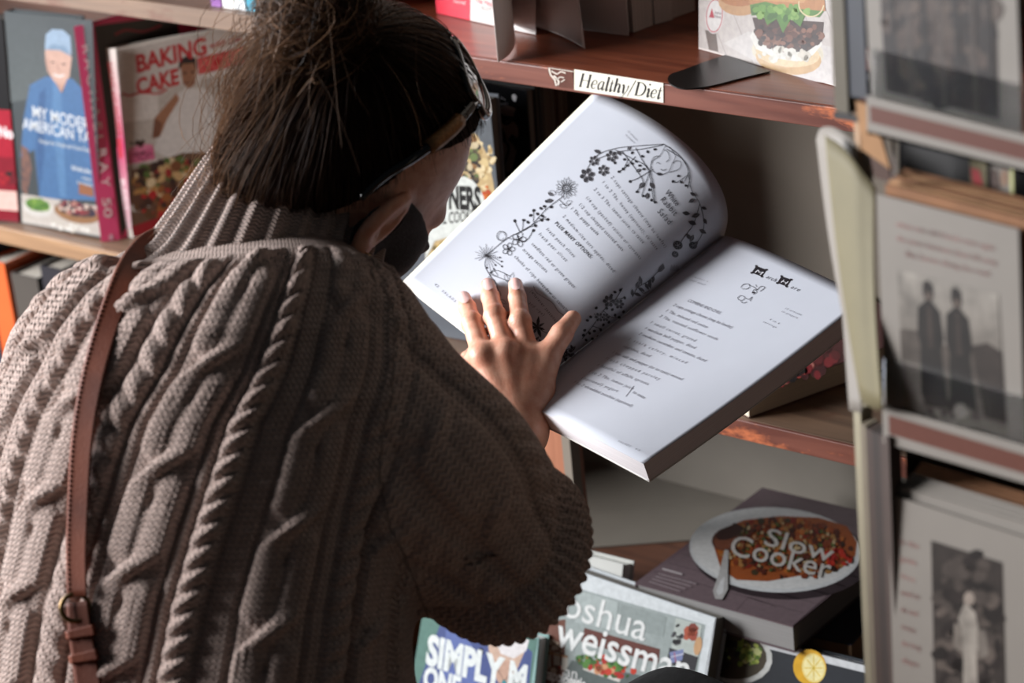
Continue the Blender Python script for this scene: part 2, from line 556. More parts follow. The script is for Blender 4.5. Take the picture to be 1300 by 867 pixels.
for c in 'Healthy/Diet':
    adv, strokes = GLY[c]
    for pts, w in strokes:
        pp = np.array(pts, float)
        n = 18 if len(pp) > 2 else 2
        cc = bez(pp, n)
        ww = np.interp(np.linspace(0, 1, len(cc)), np.linspace(0, 1, len(pp)), np.broadcast_to(np.asarray(w, float), (len(pp),)))
        v, f = ribbon2(cc, ww)
        v = v.copy(); v[:, 0] += px_ + 0.24 * (v[:, 1])
        LB._add(p0 + v[:, :1] * ex + v[:, 1:2] * ey, f, (30, 28, 30), False)
    px_ += adv
LB.build('label_lettering', M['art_flat'], bc)
tape = [(695, 85), (727, 90), (729, 113), (712, 111), (704, 109), (701, 98), (697, 96)]
tv = np.concatenate([FE(tape, 0.0006), FE(tape, 0.0001)])
obj('tape_patch', tv, [tuple(range(7)), tuple(range(13, 6, -1))] + [(i, (i + 1) % 7, 7 + (i + 1) % 7, 7 + i) for i in range(7)], mat('tape', (104, 70, 62), 0.25, 0.2, 90), bc)
TP = Print(lambda v, off: FE(v, off), off=0.0009, step=0.00001)
for pts, w in (([(697, 86), (699, 95), (704, 101), (706, 109)], 2.0), ([(700, 90), (707, 94), (712, 91), (718, 93)], 1.6), ([(705, 102), (711, 98), (716, 99)], 1.3), ([(703, 96), (709, 103), (708, 108)], 2.4), ([(696, 86), (728, 91)], 1.0), ([(712, 104), (717, 101)], 1.2)):
    TP.line((206, 196, 184), pts, w, n=8)
TP.build('torn_label', M['art_flat'], bc)

lb = empty('bookcase', (-0.95, 0.15, 0), 'left bookcase of grey-brown boards with the baking cookbooks on its pale shelf', 'bookcase')
LX0, LX1 = -1.52, -0.5135
box('shelf_board', LX0, LX1, 0.0, 0.30, 1.186, 1.206, M['grey_wood'], lb)
box('shelf_board', LX0, LX1, 0.003, 0.30, LEFZ - 0.021, LEFZ, M['grey_wood'], lb)
box('shelf_edging', LX0, LX1, -0.003, 0.003, LEFZ - 0.0212, LEFZ - 0.0004, M['pale_wood'], lb, 0.0008)
box('shelf_board', LX0, LX1, 0.0, 0.30, 0.55, 0.571, M['grey_wood'], lb)
box('shelf_board', LX0, LX1, 0.0, 0.30, 1.53, 1.551, M['grey_wood'], lb)
box('side_panel', LX0 - 0.022, LX0, -0.002, 0.30, 0, 1.60, M['grey_wood'], lb)
box('side_panel', LX1, LX1 + 0.0012, 0.0, 0.30, 0, 1.60, M['grey_wood'], lb)
box('back_panel', LX0, LX1, 0.30, 0.312, 0, 1.60, M['dark_wood'], lb)
box('plinth', LX0, LX1, 0.01, 0.03, 0.0, 0.10, M['dark_wood'], lb)

# ---------------------------------------------------------------- books on the left shelf
ZL = Plane((0, 0, LEFZ + 0.0006), (0, 0, 1))
TH = math.radians(64)                                    # the pink book is turned into the shelf this far


def turned_book(name, label, tr, br, tl, bl, width, cover, group, deg, skew, pages=(190, 184, 172)):
    """a book whose skewed spine (photo corners tl, tr, br, bl) faces out and whose front cover runs back into the shelf"""
    HOR = np.array([math.cos(math.radians(deg)), math.sin(math.radians(deg)), 0.0]); NOR = np.array([HOR[1], -HOR[0], 0.0])
    SKW = np.array([math.cos(math.radians(skew)), math.sin(math.radians(skew)), 0.0])   # their soft spines are skewed towards the room
    k = ZL.one(*br)
    cv = Plane(k, NOR)
    top = cv.one(*tr)
    sp = Plane(k, np.cross(SKW, (0, 0, 1)))
    s = sp.one(*bl) - k
    dl = HOR * math.cos(0.06) + np.array([0, 0, math.sin(0.06)])   # they lean to the left
    q = [top, top + dl * width, k + dl * width, k]
    b = book(name, label, q, NOR, 0.01, cover, pages, 'L', group, push=-SKW * (np.linalg.norm(s[:2]) - 0.0006), hard=0.0012)
    return b, cv, sp, k - SKW * np.linalg.norm(s[:2])


GL = 'cookbooks on the left shelf'
rr, rr_cv, rr_sp, rr_k = turned_book('cookbook', 'pink-spined cookbook standing turned with white capitals down its spine', (118, 31), (152, 304), (93, 34), (129, 315), 0.20, (236, 84, 132), GL, 64, 46)
P = Print(rr_sp)
P.text('R A C H A E L', (238, 214, 214), (104.5, 58), (122, 182), (114.5, 56.0), 0.012)
P.text('R A Y', (238, 214, 214), (124.5, 190), (130, 238), (134.5, 188.5), 0.012)
P.text('50', (238, 214, 214), (129.5, 252), (132.5, 277), (140, 250.5), 0.015)
P.poly((226, 170, 186), ell(141, 301, 3, 4))
P.build('spine_lettering', M['art_flat'], rr)
P = Print(rr_cv)
P.poly((58, 62, 60), [(120, 33), (225, 19), (240, 150), (154, 300)])
P.line((170, 50, 66), [(146, 44), (160, 38), (182, 40), (205, 32)], 3, n=12)
P.build('cover_picture', M['art'], rr)

bk, bk_cv, bk_sp, bk_k = turned_book('cookbook', 'white cookbook with red title and a chef beside a pink cake on its cover', (148, 61), (170.5, 302), (129, 63), (156.5, 307), 0.215, (226, 218, 208), GL, 44, 14)
P = Print(bk_sp)
P.grad((226, 216, 208), (196, 60, 110), [(138, 62), (146, 61), (158, 185), (150, 186)])
P.grad((196, 60, 110), (226, 190, 196), [(148, 186), (158, 185), (167, 290), (159, 292)])
P.text('BAKING with the', (178, 50, 56), (136, 80), (146, 146), (142, 79), 0.01)
P.text('CAKE', (178, 50, 56), (146, 148), (149, 172), (152, 147), 0.02)
P.poly((206, 60, 80), [(148, 176), (154, 175), (156, 200), (151, 201)])
P.text('BUDDY', (240, 226, 226), (153, 228), (158, 268), (158.5, 227), 0.02)
P.build('spine_lettering', M['art_flat'], bk)
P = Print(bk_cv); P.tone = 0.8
P.poly((206, 198, 190), [(148, 64), (345, 24), (352, 262), (169, 301)])
P.poly((188, 178, 168), [(150, 120), (345, 90), (350, 200), (160, 220)])
P.poly((214, 206, 198), [(152, 124), (200, 117), (202, 150), (155, 156)])
P.poly((176, 166, 156), [(255, 100), (345, 86), (345, 150), (258, 160)])
for kx in (264, 284, 304, 324):
    P.line((140, 130, 122), [(kx, 100), (kx + 2, 150)], 1.2)
P.poly((212, 206, 200), [(196, 190), (206, 150), (222, 122), (236, 112), (258, 112), (274, 124), (280, 160), (276, 200), (228, 212)])       # white jacket
P.poly((160, 112, 84), [(224, 118), (212, 132), (196, 150), (194, 168), (204, 172), (212, 152), (228, 126)])       # folded arm
P.poly((120, 78, 58), [(196, 150), (193, 176), (203, 174), (206, 156)])
P.poly((150, 104, 78), [(229, 84), (232, 74), (247, 73), (250, 88), (248, 106), (240, 113), (232, 106)])       # face
P.poly((34, 26, 24), [(226, 90), (228, 76), (238, 70), (249, 74), (250, 92), (246, 80), (232, 81)])       # dark hair
P.poly((40, 28, 24), [(233, 92), (237, 91), (237, 93.5), (233, 94)]).poly((40, 28, 24), [(243, 90.5), (247, 90), (247, 92.5), (243, 93)])
P.line((84, 46, 40), [(234, 104), (240, 106), (246, 102)], 1.2, n=6)
P.text('BAKING', (186, 44, 48), (174, 92), (263, 68), (172, 71), 0.035)
P.text('with the', (170, 56, 56), (266, 62), (306, 52), (265.5, 54), 0.02, 0.2)
P.text('CAKE', (186, 44, 48), (174, 120), (228, 106), (172, 101), 0.04)
P.poly((176, 36, 40), [(250, 74), (312, 58), (314, 80), (252, 95)])
P.text('BOSS', (206, 88, 84), (253, 93), (310, 79), (252, 76), 0.05)
P.line((186, 44, 48), [(156, 118), (164, 122), (176, 118), (186, 118), (200, 119), (212, 113)], 2.2, n=16)
P.poly((206, 196, 188), ell(178, 208, 23, 6, -12)).poly((168, 156, 146), ell(178, 211, 20, 4, -12))
P.poly((206, 100, 136), [(162, 191), (194, 184), (197, 202), (163, 209)]).poly((222, 128, 158), ell(178, 188, 16, 4, -12))
P.blobs([(60, 30, 34), (84, 40, 44)], 14, 180, 197, 14, 7, 1.0, 1.8, 4)
P.blobs([(70, 40, 30), (50, 30, 26)], 8, 178, 182, 13, 3, 2, 3.4, 5)
P.poly((104, 76, 58), [(166, 216), (232, 194), (350, 190), (352, 262), (169, 301), (164, 250)])
P.blobs([(120, 74, 44), (176, 128, 74), (150, 44, 40), (196, 160, 110), (84, 104, 50), (60, 40, 32), (214, 190, 150)], 90, 214, 226, 46, 26, 3, 8, 6, -14)
P.poly((180, 172, 164), ell(178, 262, 14, 6, -14)).poly((92, 60, 44), ell(178, 254, 12, 8, -10))
P.blobs([(150, 90, 46), (96, 64, 40), (176, 40, 40), (70, 44, 34)], 70, 215, 255, 44, 18, 3, 7, 7, -14)
P.poly((150, 24, 36), [(167, 288), (240, 262), (352, 236), (352, 262), (169, 301)])
P.build('cover_picture', M['art'], bk)

mp_ = ZL.one(28, 283)
mp = Plane(mp_, (0, -1, 0.05))
q = mp([(5, 14), (118, 25), (130, 302), (28, 283)])
xe = rr_k[0] + (mp_[1] - rr_k[1]) / math.tan(TH) - 0.002            # it ends where the pink book stands
for a_, b_ in ((0, 1), (3, 2)):
    dv = q[b_] - q[a_]; q[b_] = q[a_] + dv * ((xe - q[a_][0]) / dv[0])
mm = book('cookbook', 'dark cookbook facing out with a man in a blue cap and denim shirt', q, mp.n, 0.014, (60, 66, 68), (170, 164, 152), 'L', GL)
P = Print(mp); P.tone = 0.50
P.poly((66, 72, 74), [(5, 14.5), (117, 25.5), (129, 300), (28, 282)])
P.grad((66, 72, 74), (92, 98, 98), [(6, 15), (60, 20), (64, 120), (14, 130)])
P.poly((74, 112, 156), [(26, 200), (30, 150), (38, 108), (58, 97), (92, 100), (104, 112), (112, 150), (124, 255), (50, 252), (44, 190)])
P.poly((60, 94, 138), [(50, 118), (58, 112), (56, 200), (50, 250), (46, 190)])
P.poly((88, 128, 170), [(68, 100), (78, 122), (84, 250), (76, 250), (66, 140)])
P.poly((40, 44, 50), [(66, 98), (84, 100), (80, 118)])
P.poly((190, 148, 130), [(66, 96), (70, 104), (78, 118), (84, 104), (84, 96)])
P.poly((206, 166, 148), [(57, 66), (60, 54), (86, 56), (91, 74), (88, 98), (79, 108), (69, 104), (60, 90)])
P.poly((188, 146, 130), [(57, 74), (62, 76), (64, 96), (60, 90)])
P.poly((150, 172, 194), [(57, 64), (58, 44), (66, 37), (80, 38), (89, 46), (91, 70), (84, 60), (68, 57)])
P.poly((124, 148, 172), [(57, 63), (68, 56), (84, 59), (91, 72), (76, 64)])
P.line((60, 44, 42), [(64, 79), (70, 79)], 1.6).line((60, 44, 42), [(78, 81), (84, 82)], 1.6)
P.line((232, 226, 222), [(68, 94), (75, 97), (82, 95)], 2.0, n=6)
P.line((150, 110, 98), [(74, 80), (73, 88), (76, 89)], 1.0, n=6)
P.poly((128, 92, 80), [(27, 184), (36, 190), (40, 214), (34, 250), (28, 240)])
P.blobs([(70, 60, 66), (96, 74, 72)], 16, 33, 216, 5, 26, 1, 2.2, 3)
P.text('MY MODER', (232, 234, 234), (42, 149), (113, 166), (41, 134), 0.004)
P.text('AMERICAN TA', (232, 234, 234), (29, 163), (115, 182), (28.5, 149), 0.004)
P.text('Recipes for Simple and Great Days', (206, 212, 216), (50, 181), (114, 193), (49.8, 176), 0.012)
P.text('SHAUN', (220, 224, 226), (91, 215), (115, 221), (90.8, 210), 0.02)
P.text('recipes', (200, 206, 210), (104, 227), (116, 230), (103.8, 223), 0.02)
P.text('foreword', (200, 206, 210), (98, 233), (117, 237), (97.8, 229), 0.02)
P.poly((196, 186, 176), [(27, 246), (128, 262), (129.5, 300), (28, 282)])
P.poly((150, 96, 66), [(100, 232), (118, 238), (119, 250), (100, 246)])
P.poly((212, 206, 198), ell(48, 264, 20, 11, 12)).poly((120, 146, 70), ell(48, 260, 16, 8, 12))
P.blobs([(70, 110, 44), (128, 160, 70), (90, 134, 56)], 40, 48, 260, 14, 7, 1.5, 3.4, 8, 12)
P.poly((150, 108, 72), ell(98, 270, 30, 13, 12)).poly((84, 60, 56), ell(98, 266, 26, 9, 12))
P.blobs([(150, 50, 60), (52, 42, 60), (220, 196, 180), (64, 40, 48), (176, 120, 110)], 60, 98, 265, 25, 9, 1.6, 3.6, 9, 12)
P.blobs([(214, 204, 190), (236, 230, 220)], 20, 90, 288, 34, 5, 1.5, 3, 10, 10)
P.build('cover_picture', M['art'], mm)

# the black and red book cut by the left edge of the frame
bp_ = ZL.one(25, 283)
bpl = Plane(bp_, (0.30, -0.95, 0.03))
q = bpl([(-70, 18), (3, 24), (25, 283), (-50, 276)])
q[3, 2] = q[2, 2]
br_ = book('cookbook', 'black cookbook with a red band cut off by the left frame edge', q, bpl.n, 0.02, (22, 22, 24), (120, 110, 100), 'L', GL)
P = Print(bpl)
P.poly((150, 26, 44), [(-60, 135), (13, 140), (24, 282), (-50, 275)])
P.poly((120, 20, 36), [(-60, 195), (18, 200), (24, 282), (-50, 275)])
P.text('No', (220, 206, 206), (-1, 173), (17, 176), (-2, 160), 0.05)
P.poly((206, 170, 160), [(-50, 238), (21, 243), (23, 268), (-50, 262)])
P.blobs([(150, 30, 40), (40, 30, 32), (96, 24, 34)], 16, 8, 225, 12, 12, 3, 6, 11)
P.build('cover_picture', M['art'], br_)

# books standing on the board above (only their feet show)
ZU = 1.206 + 0.0006
feet = [((-1.00, -0.985), (150, 160, 170)), ((-0.982, -0.965), (200, 196, 188)), ((-0.962, -0.930), (226, 222, 214)), ((-0.928, -0.902), (206, 200, 190)), ((-0.899, -0.872), (160, 150, 140)),
        ((-0.598, -0.583), (122, 72, 136)), ((-0.580, -0.562), (224, 222, 218)), ((-0.560, -0.546), (206, 210, 212)), ((-0.544, -0.530), (64, 138, 160))]
names = ['grey', 'off-white', 'white', 'cream', 'brown', 'purple', 'white', 'pale grey', 'teal']
where = ['first from the left', 'second from the left', 'third from the left', 'fourth from the left', 'fifth from the left', 'at the left of four by the post', 'next to the purple one', 'between white and teal ones', 'against the wooden post']
for (xa, xb), c in feet:
    i = feet.index(((xa, xb), c))
    q = [(xa, 0.012, ZU + 0.22), (xa, 0.012, ZU), (xa, 0.2, ZU), (xa, 0.2, ZU + 0.22)]
    q = [(xb, 0.012, ZU + 0.22), (xb, 0.19, ZU + 0.22), (xb, 0.19, ZU), (xb, 0.012, ZU)]
    book('upright_book', '%s book spine on the upper left board, %s' % (names[i], where[i]), q, (1, 0, 0), xb - xa, c, (200, 196, 186), 'L', 'books on the upper left board')

# shaded books on the board below
ZB = 0.571 + 0.0006
for i, (xa, xb, h, c, lab) in enumerate([(-1.13, -1.10, 0.27, (52, 60, 74), 'slate-blue book under the pale shelf, at the left frame edge'), (-1.095, -1.06, 0.25, (196, 88, 44), 'orange-spined book in shade under the pale shelf'), (-1.05, -1.00, 0.24, (70, 66, 62), 'grey book in shade under the pale shelf'), (-0.99, -0.95, 0.26, (40, 40, 46), 'near-black book in shade under the pale shelf')]):
    q = [(xb, 0.03, ZB + h), (xb, 0.21, ZB + h), (xb, 0.21, ZB), (xb, 0.03, ZB)]
    book('upright_book', lab, q, (1, 0, 0), xb - xa, c, (180, 172, 160), 'L', 'books on the lower left board')

# ---------------------------------------------------------------- books and papers on the top shelf
ZT = Plane((0, 0, TOPZ + 0.0006), (0, 0, 1))
a, b = ZT.one(570, 20), ZT.one(640, 35.5)
d = unit(b - a)
rw = Plane(a, np.cross(d, (0, 0, 1)))
a2 = a - d * 0.02; b2 = a + d * 0.085
q = [a2 + (0, 0, 0.23), b2 + (0, 0, 0.23), b2, a2]
rb = book('cookbook', 'red and white cookbook standing behind the head on the top shelf', q, rw.n, 0.02, (206, 40, 62), (216, 210, 200), 'L')
P = Print(rw); P.tone = 0.8
P.poly((222, 216, 212), [(598, -60), (680, -42), (680, 44), (597, 26)])
P.text('The Healthy Heart', (206, 44, 60), (603, 3), (650, 15), (603, -4), 0.02)
P.text('Cookbook', (206, 44, 60), (606, -12), (650, -2), (606, -24), 0.03)
P.text('- SCOTT M. GR', (60, 56, 60), (608, 11.5), (643, 20), (608, 6.5), 0.01)
P.text('Improved!', (240, 214, 214), (576, 3), (591, 6), (576, -1), 0.01)
P.build('cover_picture', M['art_flat'], rb)
feetp = empty('glass_bookend', rw.one(612, 31), None, None) if False else None

# the open white paperback standing with its leaves loose
op = empty('open_paperback', ZT.one(760, 45), 'white open paperback standing on the top shelf with curling loose leaves', 'book')
wp = mat('leaf_paper', (206, 196, 190), 0.6, 0.03, 20)


def leaf(name, foot, top_shift, h, mat_, parent, t=0.0006):
    """a standing sheet: foot is the line its lower edge follows, seen from above"""
    f = bez(foot, 16)
    rows = []
    for k, z in enumerate(np.linspace(0, 1, 7)):
        rows.append(np.concatenate([f[:, :2] + np.asarray(top_shift)[None] * z ** 1.3, np.full((len(f), 1), 0)], 1) + np.stack([0 * f[:, 0], 0 * f[:, 0], f[:, 2] + h * z], 1))
    v = np.concatenate(rows); n = len(f)
    g = grid_faces(n, 7)
    nb = np.cross(v[1] - v[0], (0, 0, 1.0)); nb /= np.linalg.norm(nb)
    m = len(v)
    V = np.concatenate([v, v + nb * t])
    F = [tuple(x) for x in g] + [tuple(x[::-1] + m) for x in g]
    for i in range(n - 1):
        F += [(i, m + i, m + i + 1, i + 1), (m - n + i, m - n + i + 1, 2 * m - n + i + 1, 2 * m - n + i)]
    for j in range(6):
        F += [(j * n, (j + 1) * n, m + (j + 1) * n, m + j * n), (j * n + n - 1, m + j * n + n - 1, m + (j + 1) * n + n - 1, (j + 1) * n + n - 1)]
    return obj(name, V, F, mat_, parent, smooth=True)


def zt(px, py, up=0.0):
    p = ZT.one(px, py).copy(); p[2] += up
    return p


leaf('leaf', [zt(632, 79, 0.0), zt(646, 72, 0.002), zt(654, 60, 0.004), zt(652, 44, 0.006), zt(646, 34, 0.008)], (-0.004, 0.004), 0.21, wp, op)
leaf('leaf', [zt(650, 30, 0.004), zt(672, 36, 0.004), zt(705, 44, 0.002), zt(728, 54, 0.001), zt(743, 62, 0.0)], (-0.045, 0.03), 0.21, wp, op)
e0, e1 = zt(700, 32), zt(798, 45.5)
dd = unit(e1 - e0); nn = np.cross(dd, (0, 0, 1.0))
slab('front_cover', [e0, e1, e1 + (0, 0, 0.21), e0 + (0, 0, 0.21)], -nn * 0.0012, wp, op)
blk = mat_pages('loose_leaves', (204, 194, 186), dd + np.array([0.2, 0.9, 0]), 0.6)
u2 = np.array([0.15, 1.0, 0.0]); u2 /= np.linalg.norm(u2)
w0 = e1 + u2 * 0.012 - dd * 0.004
for j, (aa, bb2) in enumerate(((0.0, 0.028), (0.031, 0.052), (0.055, 0.090))):
    s0 = w0 + u2 * aa; s1 = w0 + u2 * bb2 + dd * (0.004 * (j % 2))
    slab('page_block', [s0, s1, s1 + (0, 0, 0.205), s0 + (0, 0, 0.205)], -dd * 0.13 * np.array([1, 1, 0]), blk, op)

# burger cookbook, tilted back on the shelf with a black bookend
a, b = ZT.one(887, 62), ZT.one(1056, 108)
d = unit(b - a)
bn = unit(np.cross(d, (0, 0, 1)) + np.array([0, 0, 0.10]))
bp2 = Plane(a, bn)
uph = unit(np.cross(bn, d)); uph = uph if uph[2] > 0 else -uph
b = a + d * 0.200
q = [a + uph * 0.24, b + uph * 0.24, b, a]
bg = book('cookbook', 'cookbook with a pulled-meat burger on its cover at the right of the top shelf', q, bn, 0.016, (206, 196, 190), (210, 204, 194), 'L')
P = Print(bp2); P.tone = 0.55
P.poly((206, 196, 190), [(887, -30), (1060, 0), (1060, 108), (955, 80), (887, 60)])
for kx in range(6):
    P.line((176, 166, 160), [(898 + kx * 30, 10), (930 + kx * 30, 90)], 1.2)
P.poly((92, 70, 58), [(895, 38), (909, 40), (912, 66), (900, 63)])
P.poly((222, 216, 212), ell(907, 20, 11.5, 23, 4)).poly((190, 50, 70), ell(907, 20, 10.6, 21.5, 4)).poly((226, 220, 216), ell(907, 20, 9.6, 20, 4))
P.poly((186, 40, 62), [(900, 22), (904, 10), (907, 23)]).text('American', (90, 60, 70), (907, 17), (916, 19), (907, 13), 0.01).text('Diabetes', (90, 60, 70), (907, 22), (916, 24), (907, 18), 0.01)
P.poly((216, 208, 204), [(918, 55), (950, 40), (1058, 60), (1058, 107), (990, 96)])
P.poly((196, 150, 104), ell(938, 4, 26, 16, 5)).poly((176, 112, 62), ell(936, -4, 24, 12, 5))
P.poly((222, 212, 190), ell(1000, 66, 46, 24, 6)).poly((206, 168, 120), ell(1001, 74, 42, 21, 6)).poly((226, 200, 160), ell(1000, 68, 41, 17, 6))
P.poly((236, 232, 224), [(952, 46), (960, 62), (985, 74), (1012, 78), (1032, 70), (1044, 56), (1040, 44), (960, 34)])
P.poly((70, 44, 36), [(955, 22), (1046, 28), (1044, 52), (1024, 66), (990, 66), (962, 50)])
P.blobs([(52, 32, 28), (96, 58, 46), (70, 42, 36), (120, 76, 60), (140, 96, 78), (44, 26, 24)], 110, 1000, 45, 42, 20, 2.5, 6, 21)
P.blobs([(230, 226, 216), (214, 206, 192)], 24, 998, 70, 36, 7, 3, 7, 22)
P.poly((188, 128, 76), [(950, 4), (952, -14), (975, -28), (1020, -28), (1046, -10), (1048, 14), (1020, 12), (980, 9)])
P.poly((206, 152, 98), [(958, 0), (966, -14), (1000, -22), (1030, -10), (1020, 4), (985, 2)])
P.poly((84, 128, 48), [(952, 6), (972, 2), (1000, 10), (1046, 14), (1040, 22), (1022, 20), (1016, 34), (1004, 24), (994, 42), (986, 24), (974, 32), (968, 18), (954, 20)])
P.blobs([(106, 152, 62), (64, 104, 38), (134, 172, 84)], 40, 990, 16, 36, 9, 2, 6, 23)
P.line((226, 206, 160), ell(1030, 4, 16, 17, 10, 16)[:9], 1.6, n=24)
P.build('cover_picture', M['art'], bg)
be = empty('bookend', ZT.one(915, 92), 'black metal bookend with rounded foot under the burger cookbook', 'bookend')
zp = Plane((0, 0, TOPZ + 0.0006), (0, 0, 1))
out = bez([(978, 92), (940, 101), (900, 111), (868, 114), (850, 107), (850, 97), (868, 90), (895, 80), (922, 71)], 40)
fv = zp(out); k = len(fv)
obj('foot_plate', np.concatenate([fv, fv + (0, 0, 0.0014)]), [tuple(range(k, 2 * k)), tuple(range(k - 1, -1, -1))] + [(i, (i + 1) % k, k + (i + 1) % k, k + i) for i in range(k)], M['black_plastic'], be)
e0, e1 = fv[0] + np.array([0, 0, 0.0014]), fv[-1] + np.array([0, 0, 0.0014])
bk_in = unit(np.cross((0, 0, 1), e1 - e0)) * 0.0014
ez = np.array([0, 0, 1.0])

# ---------------------------------------------------------------- books on the middle shelf behind the reader
ZM = Plane((0, 0, MIDZ + 0.0006), (0, 0, 1))
GMID = 'cookbooks on the middle shelf'


def facing_book(name, label, tl, tr, brx, y, n, w, cover, group, thick=0.02, pages=(120, 116, 110)):
    """front cover faces the room; tl and tr are photo corners on the plane through height z=MIDZ at depth y"""
    pl = Plane((0, y, MIDZ), n)
    a, b = pl(tl and [tl, tr])
    dr = np.cross(pl.n, (0, 0, 1)); dr = unit(dr) if (b - a) @ dr > 0 else -unit(dr)
    upv = unit(np.cross(pl.n, dr)); upv = upv if upv[2] > 0 else -upv
    h = (b[2] - MIDZ - 0.0008) / upv[2]
    tr3 = b; tl3 = b - dr * w
    q = [tl3, tr3, tr3 - upv * h, tl3 - upv * h]
    return book(name, label, q, pl.n, thick, cover, pages, 'L', group), pl


kb, kpl = facing_book('cookbook', 'black cookbook with a glossy white drawing behind the open book', (600, 101), (668, 114), None, 0.100, (0, -1, 0.05), 0.20, (20, 20, 22), GMID, 0.016)
P = Print(kpl)
P.poly((14, 14, 16), [(560, 96), (667, 115), (684, 300), (560, 290)])
P.poly((206, 206, 208), [(650, 121), (653, 119.5), (656, 123), (654.5, 129), (651, 127)])
for pts in ([(630, 140), (642, 133), (655, 138), (652, 148), (640, 146)], [(636, 158), (650, 150), (661, 160), (658, 176), (650, 170), (644, 178)], [(630, 190), (644, 176), (656, 190), (650, 215), (640, 222), (632, 208)], [(626, 216), (636, 226), (634, 246), (626, 250)]):
    P.poly((96, 84, 80), pts)
for pts in ([(634, 146), (642, 158), (652, 152), (660, 166), (654, 190)], [(638, 176), (646, 188), (640, 212), (646, 224)], [(628, 128), (640, 126), (645, 131)], [(626, 160), (634, 170), (630, 186)]):
    P.line((10, 10, 12), pts, 3.2, n=14)
P.line((190, 190, 196), [(636, 124), (642, 127)], 1.2).line((150, 150, 156), [(630, 133), (645, 131)], 1.0)
P.build('cover_picture', mat_art('art_gloss', 0.12, 0.05), kb)
nb_, npl = facing_book('cookbook', 'cookbook with a white torn-edge title patch between the head and open book', (560, 116), (621, 124.5), None, 0.045, (0.06, -1, 0.05), 0.19, (84, 88, 94), GMID, 0.018)
P = Print(npl); P.tone = 0.75
P.poly((92, 97, 102), [(540, 112), (621, 125), (640, 330), (540, 330)])
P.poly((196, 170, 124), [(540, 160), (600, 168), (606, 172), (618, 196), (626, 230), (640, 330), (540, 330)])
P.blobs([(214, 190, 140), (176, 148, 100), (226, 206, 164)], 40, 612, 210, 14, 34, 2, 6, 31)
P.blobs([(64, 54, 50), (90, 80, 64), (110, 126, 76), (46, 40, 40), (150, 110, 70), (200, 184, 150)], 120, 588, 205, 22, 40, 2, 6, 32)
P.blobs([(206, 110, 50), (190, 80, 44)], 8, 618, 246, 4, 12, 2, 4, 33)
P.poly((216, 220, 214), [(545, 232), (566, 226), (590, 224), (600, 229), (608, 238), (614, 250), (617, 262), (604, 268), (598, 276), (600, 284), (584, 292), (572, 300), (552, 306), (540, 330)])
P.text('NERS', (20, 20, 22), (570, 264), (611, 265.5), (569, 237), 0.05)
P.text('AL COOKE', (24, 24, 26), (556, 285), (602, 280), (556, 271), 0.015)
P.blobs([(70, 60, 44), (150, 130, 70), (110, 96, 60), (40, 34, 34), (190, 160, 90)], 60, 572, 320, 20, 14, 2, 5, 34)
P.poly((104, 70, 140), [(540, 345), (580, 340), (590, 352), (545, 362)])
P.build('cover_picture', M['art'], nb_)
# closed books behind the black one: their page edges show to its right
for j, (px, c, pc, t) in enumerate([(677, (70, 72, 76), (120, 118, 114), 0.012), (690, (96, 88, 82), (104, 92, 84), 0.016), (700, (84, 62, 54), (92, 72, 62), 0.012), (709, (92, 80, 70), (110, 98, 88), 0.013)]):
    y = 0.117 + sum([0.0135, 0.018, 0.0145, 0.0145][:j])
    facing_book('cookbook', ['grey cookbook directly behind the black one on the middle shelf', 'taupe cookbook second behind the black one on the middle shelf', 'brown cookbook third behind the black one on the middle shelf', 'dim brown cookbook rearmost behind the black one'][j],
                (600, 101), (px, 112 - j * 0.5), None, y, (0, -1, 0.05), 0.20 + 0.004 * j, c, GMID, t, pc)

# the paperback lying on the middle shelf under the open book
k0 = ZM.one(951, 531)
k1 = ZM.one(1084, 483)
e1 = unit(k1 - k0)
e2 = np.array([-e1[1], e1[0], 0.0])
th = 0.024
top = k0 + np.array([0, 0, th])
q = [top + e1 * 0.24, top + e2 * 0.19 + e1 * 0.24, top + e2 * 0.19, top]
q = [top + e2 * 0.19, top + e2 * 0.19 + e1 * 0.24, top + e1 * 0.24, top]
mb = book('cookbook', 'thick paperback with a dark red cover lying on the middle shelf under the open book', q, (0, 0, 1), th, (74, 30, 32), (216, 204, 180), 'T', inset=0.0005, hard=0.0008)
P = Print(Plane(top, (0, 0, 1)))
P.blobs([(120, 34, 40), (150, 60, 56), (60, 22, 26), (90, 30, 34), (176, 110, 100)], 50, 1020, 458, 50, 26, 4, 9, 41, -25)
P.blobs([(24, 20, 22), (40, 30, 32)], 30, 985, 480, 40, 12, 3, 8, 42, -25)
P.build('cover_picture', M['art'], mb)

# ---------------------------------------------------------------- bottom compartment: two books lying flat
z1 = LOWZ + 0.0026
T2 = 0.030; T1 = 0.030
pl1 = Plane((0, 0, z1 + T1), (0, 0, 1)); pl2 = Plane((0, 0, z1 + T1 + T2 + 0.0006), (0, 0, 1))
c_, l_ = pl2.one(1007, 795), pl2.one(806, 740)
r_ = pl2.one(1096, 722)
ex_ = unit(l_ - c_); ey_ = unit(np.cross((0, 0, 1), ex_)); ey_ = ey_ if ey_ @ (r_ - c_) > 0 else -ey_
wid = np.linalg.norm(l_ - c_)
q = [l_ + ey_ * 0.245, c_ + ey_ * 0.245, c_, l_]
scb = book('cookbook', 'cookbook lying flat with a plate of stew and spoon on its purple-grey cover', q, (0, 0, 1), T2, (84, 70, 74), (128, 126, 124), 'L', hard=0.0015, inset=0.0012)
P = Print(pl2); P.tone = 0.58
P.poly((112, 96, 100), [(807, 740), (1006, 794.5), (1160, 660), (975, 629)])
for k in range(9):
    t = k / 8.0
    P.line((92, 78, 82), [(830 + 150 * t, 725 - 85 * t), (1020 + 140 * t, 778 - 90 * t)], 1.0)
P.line((84, 70, 74), [(935, 775), (950, 758), (985, 770)], 1.0)
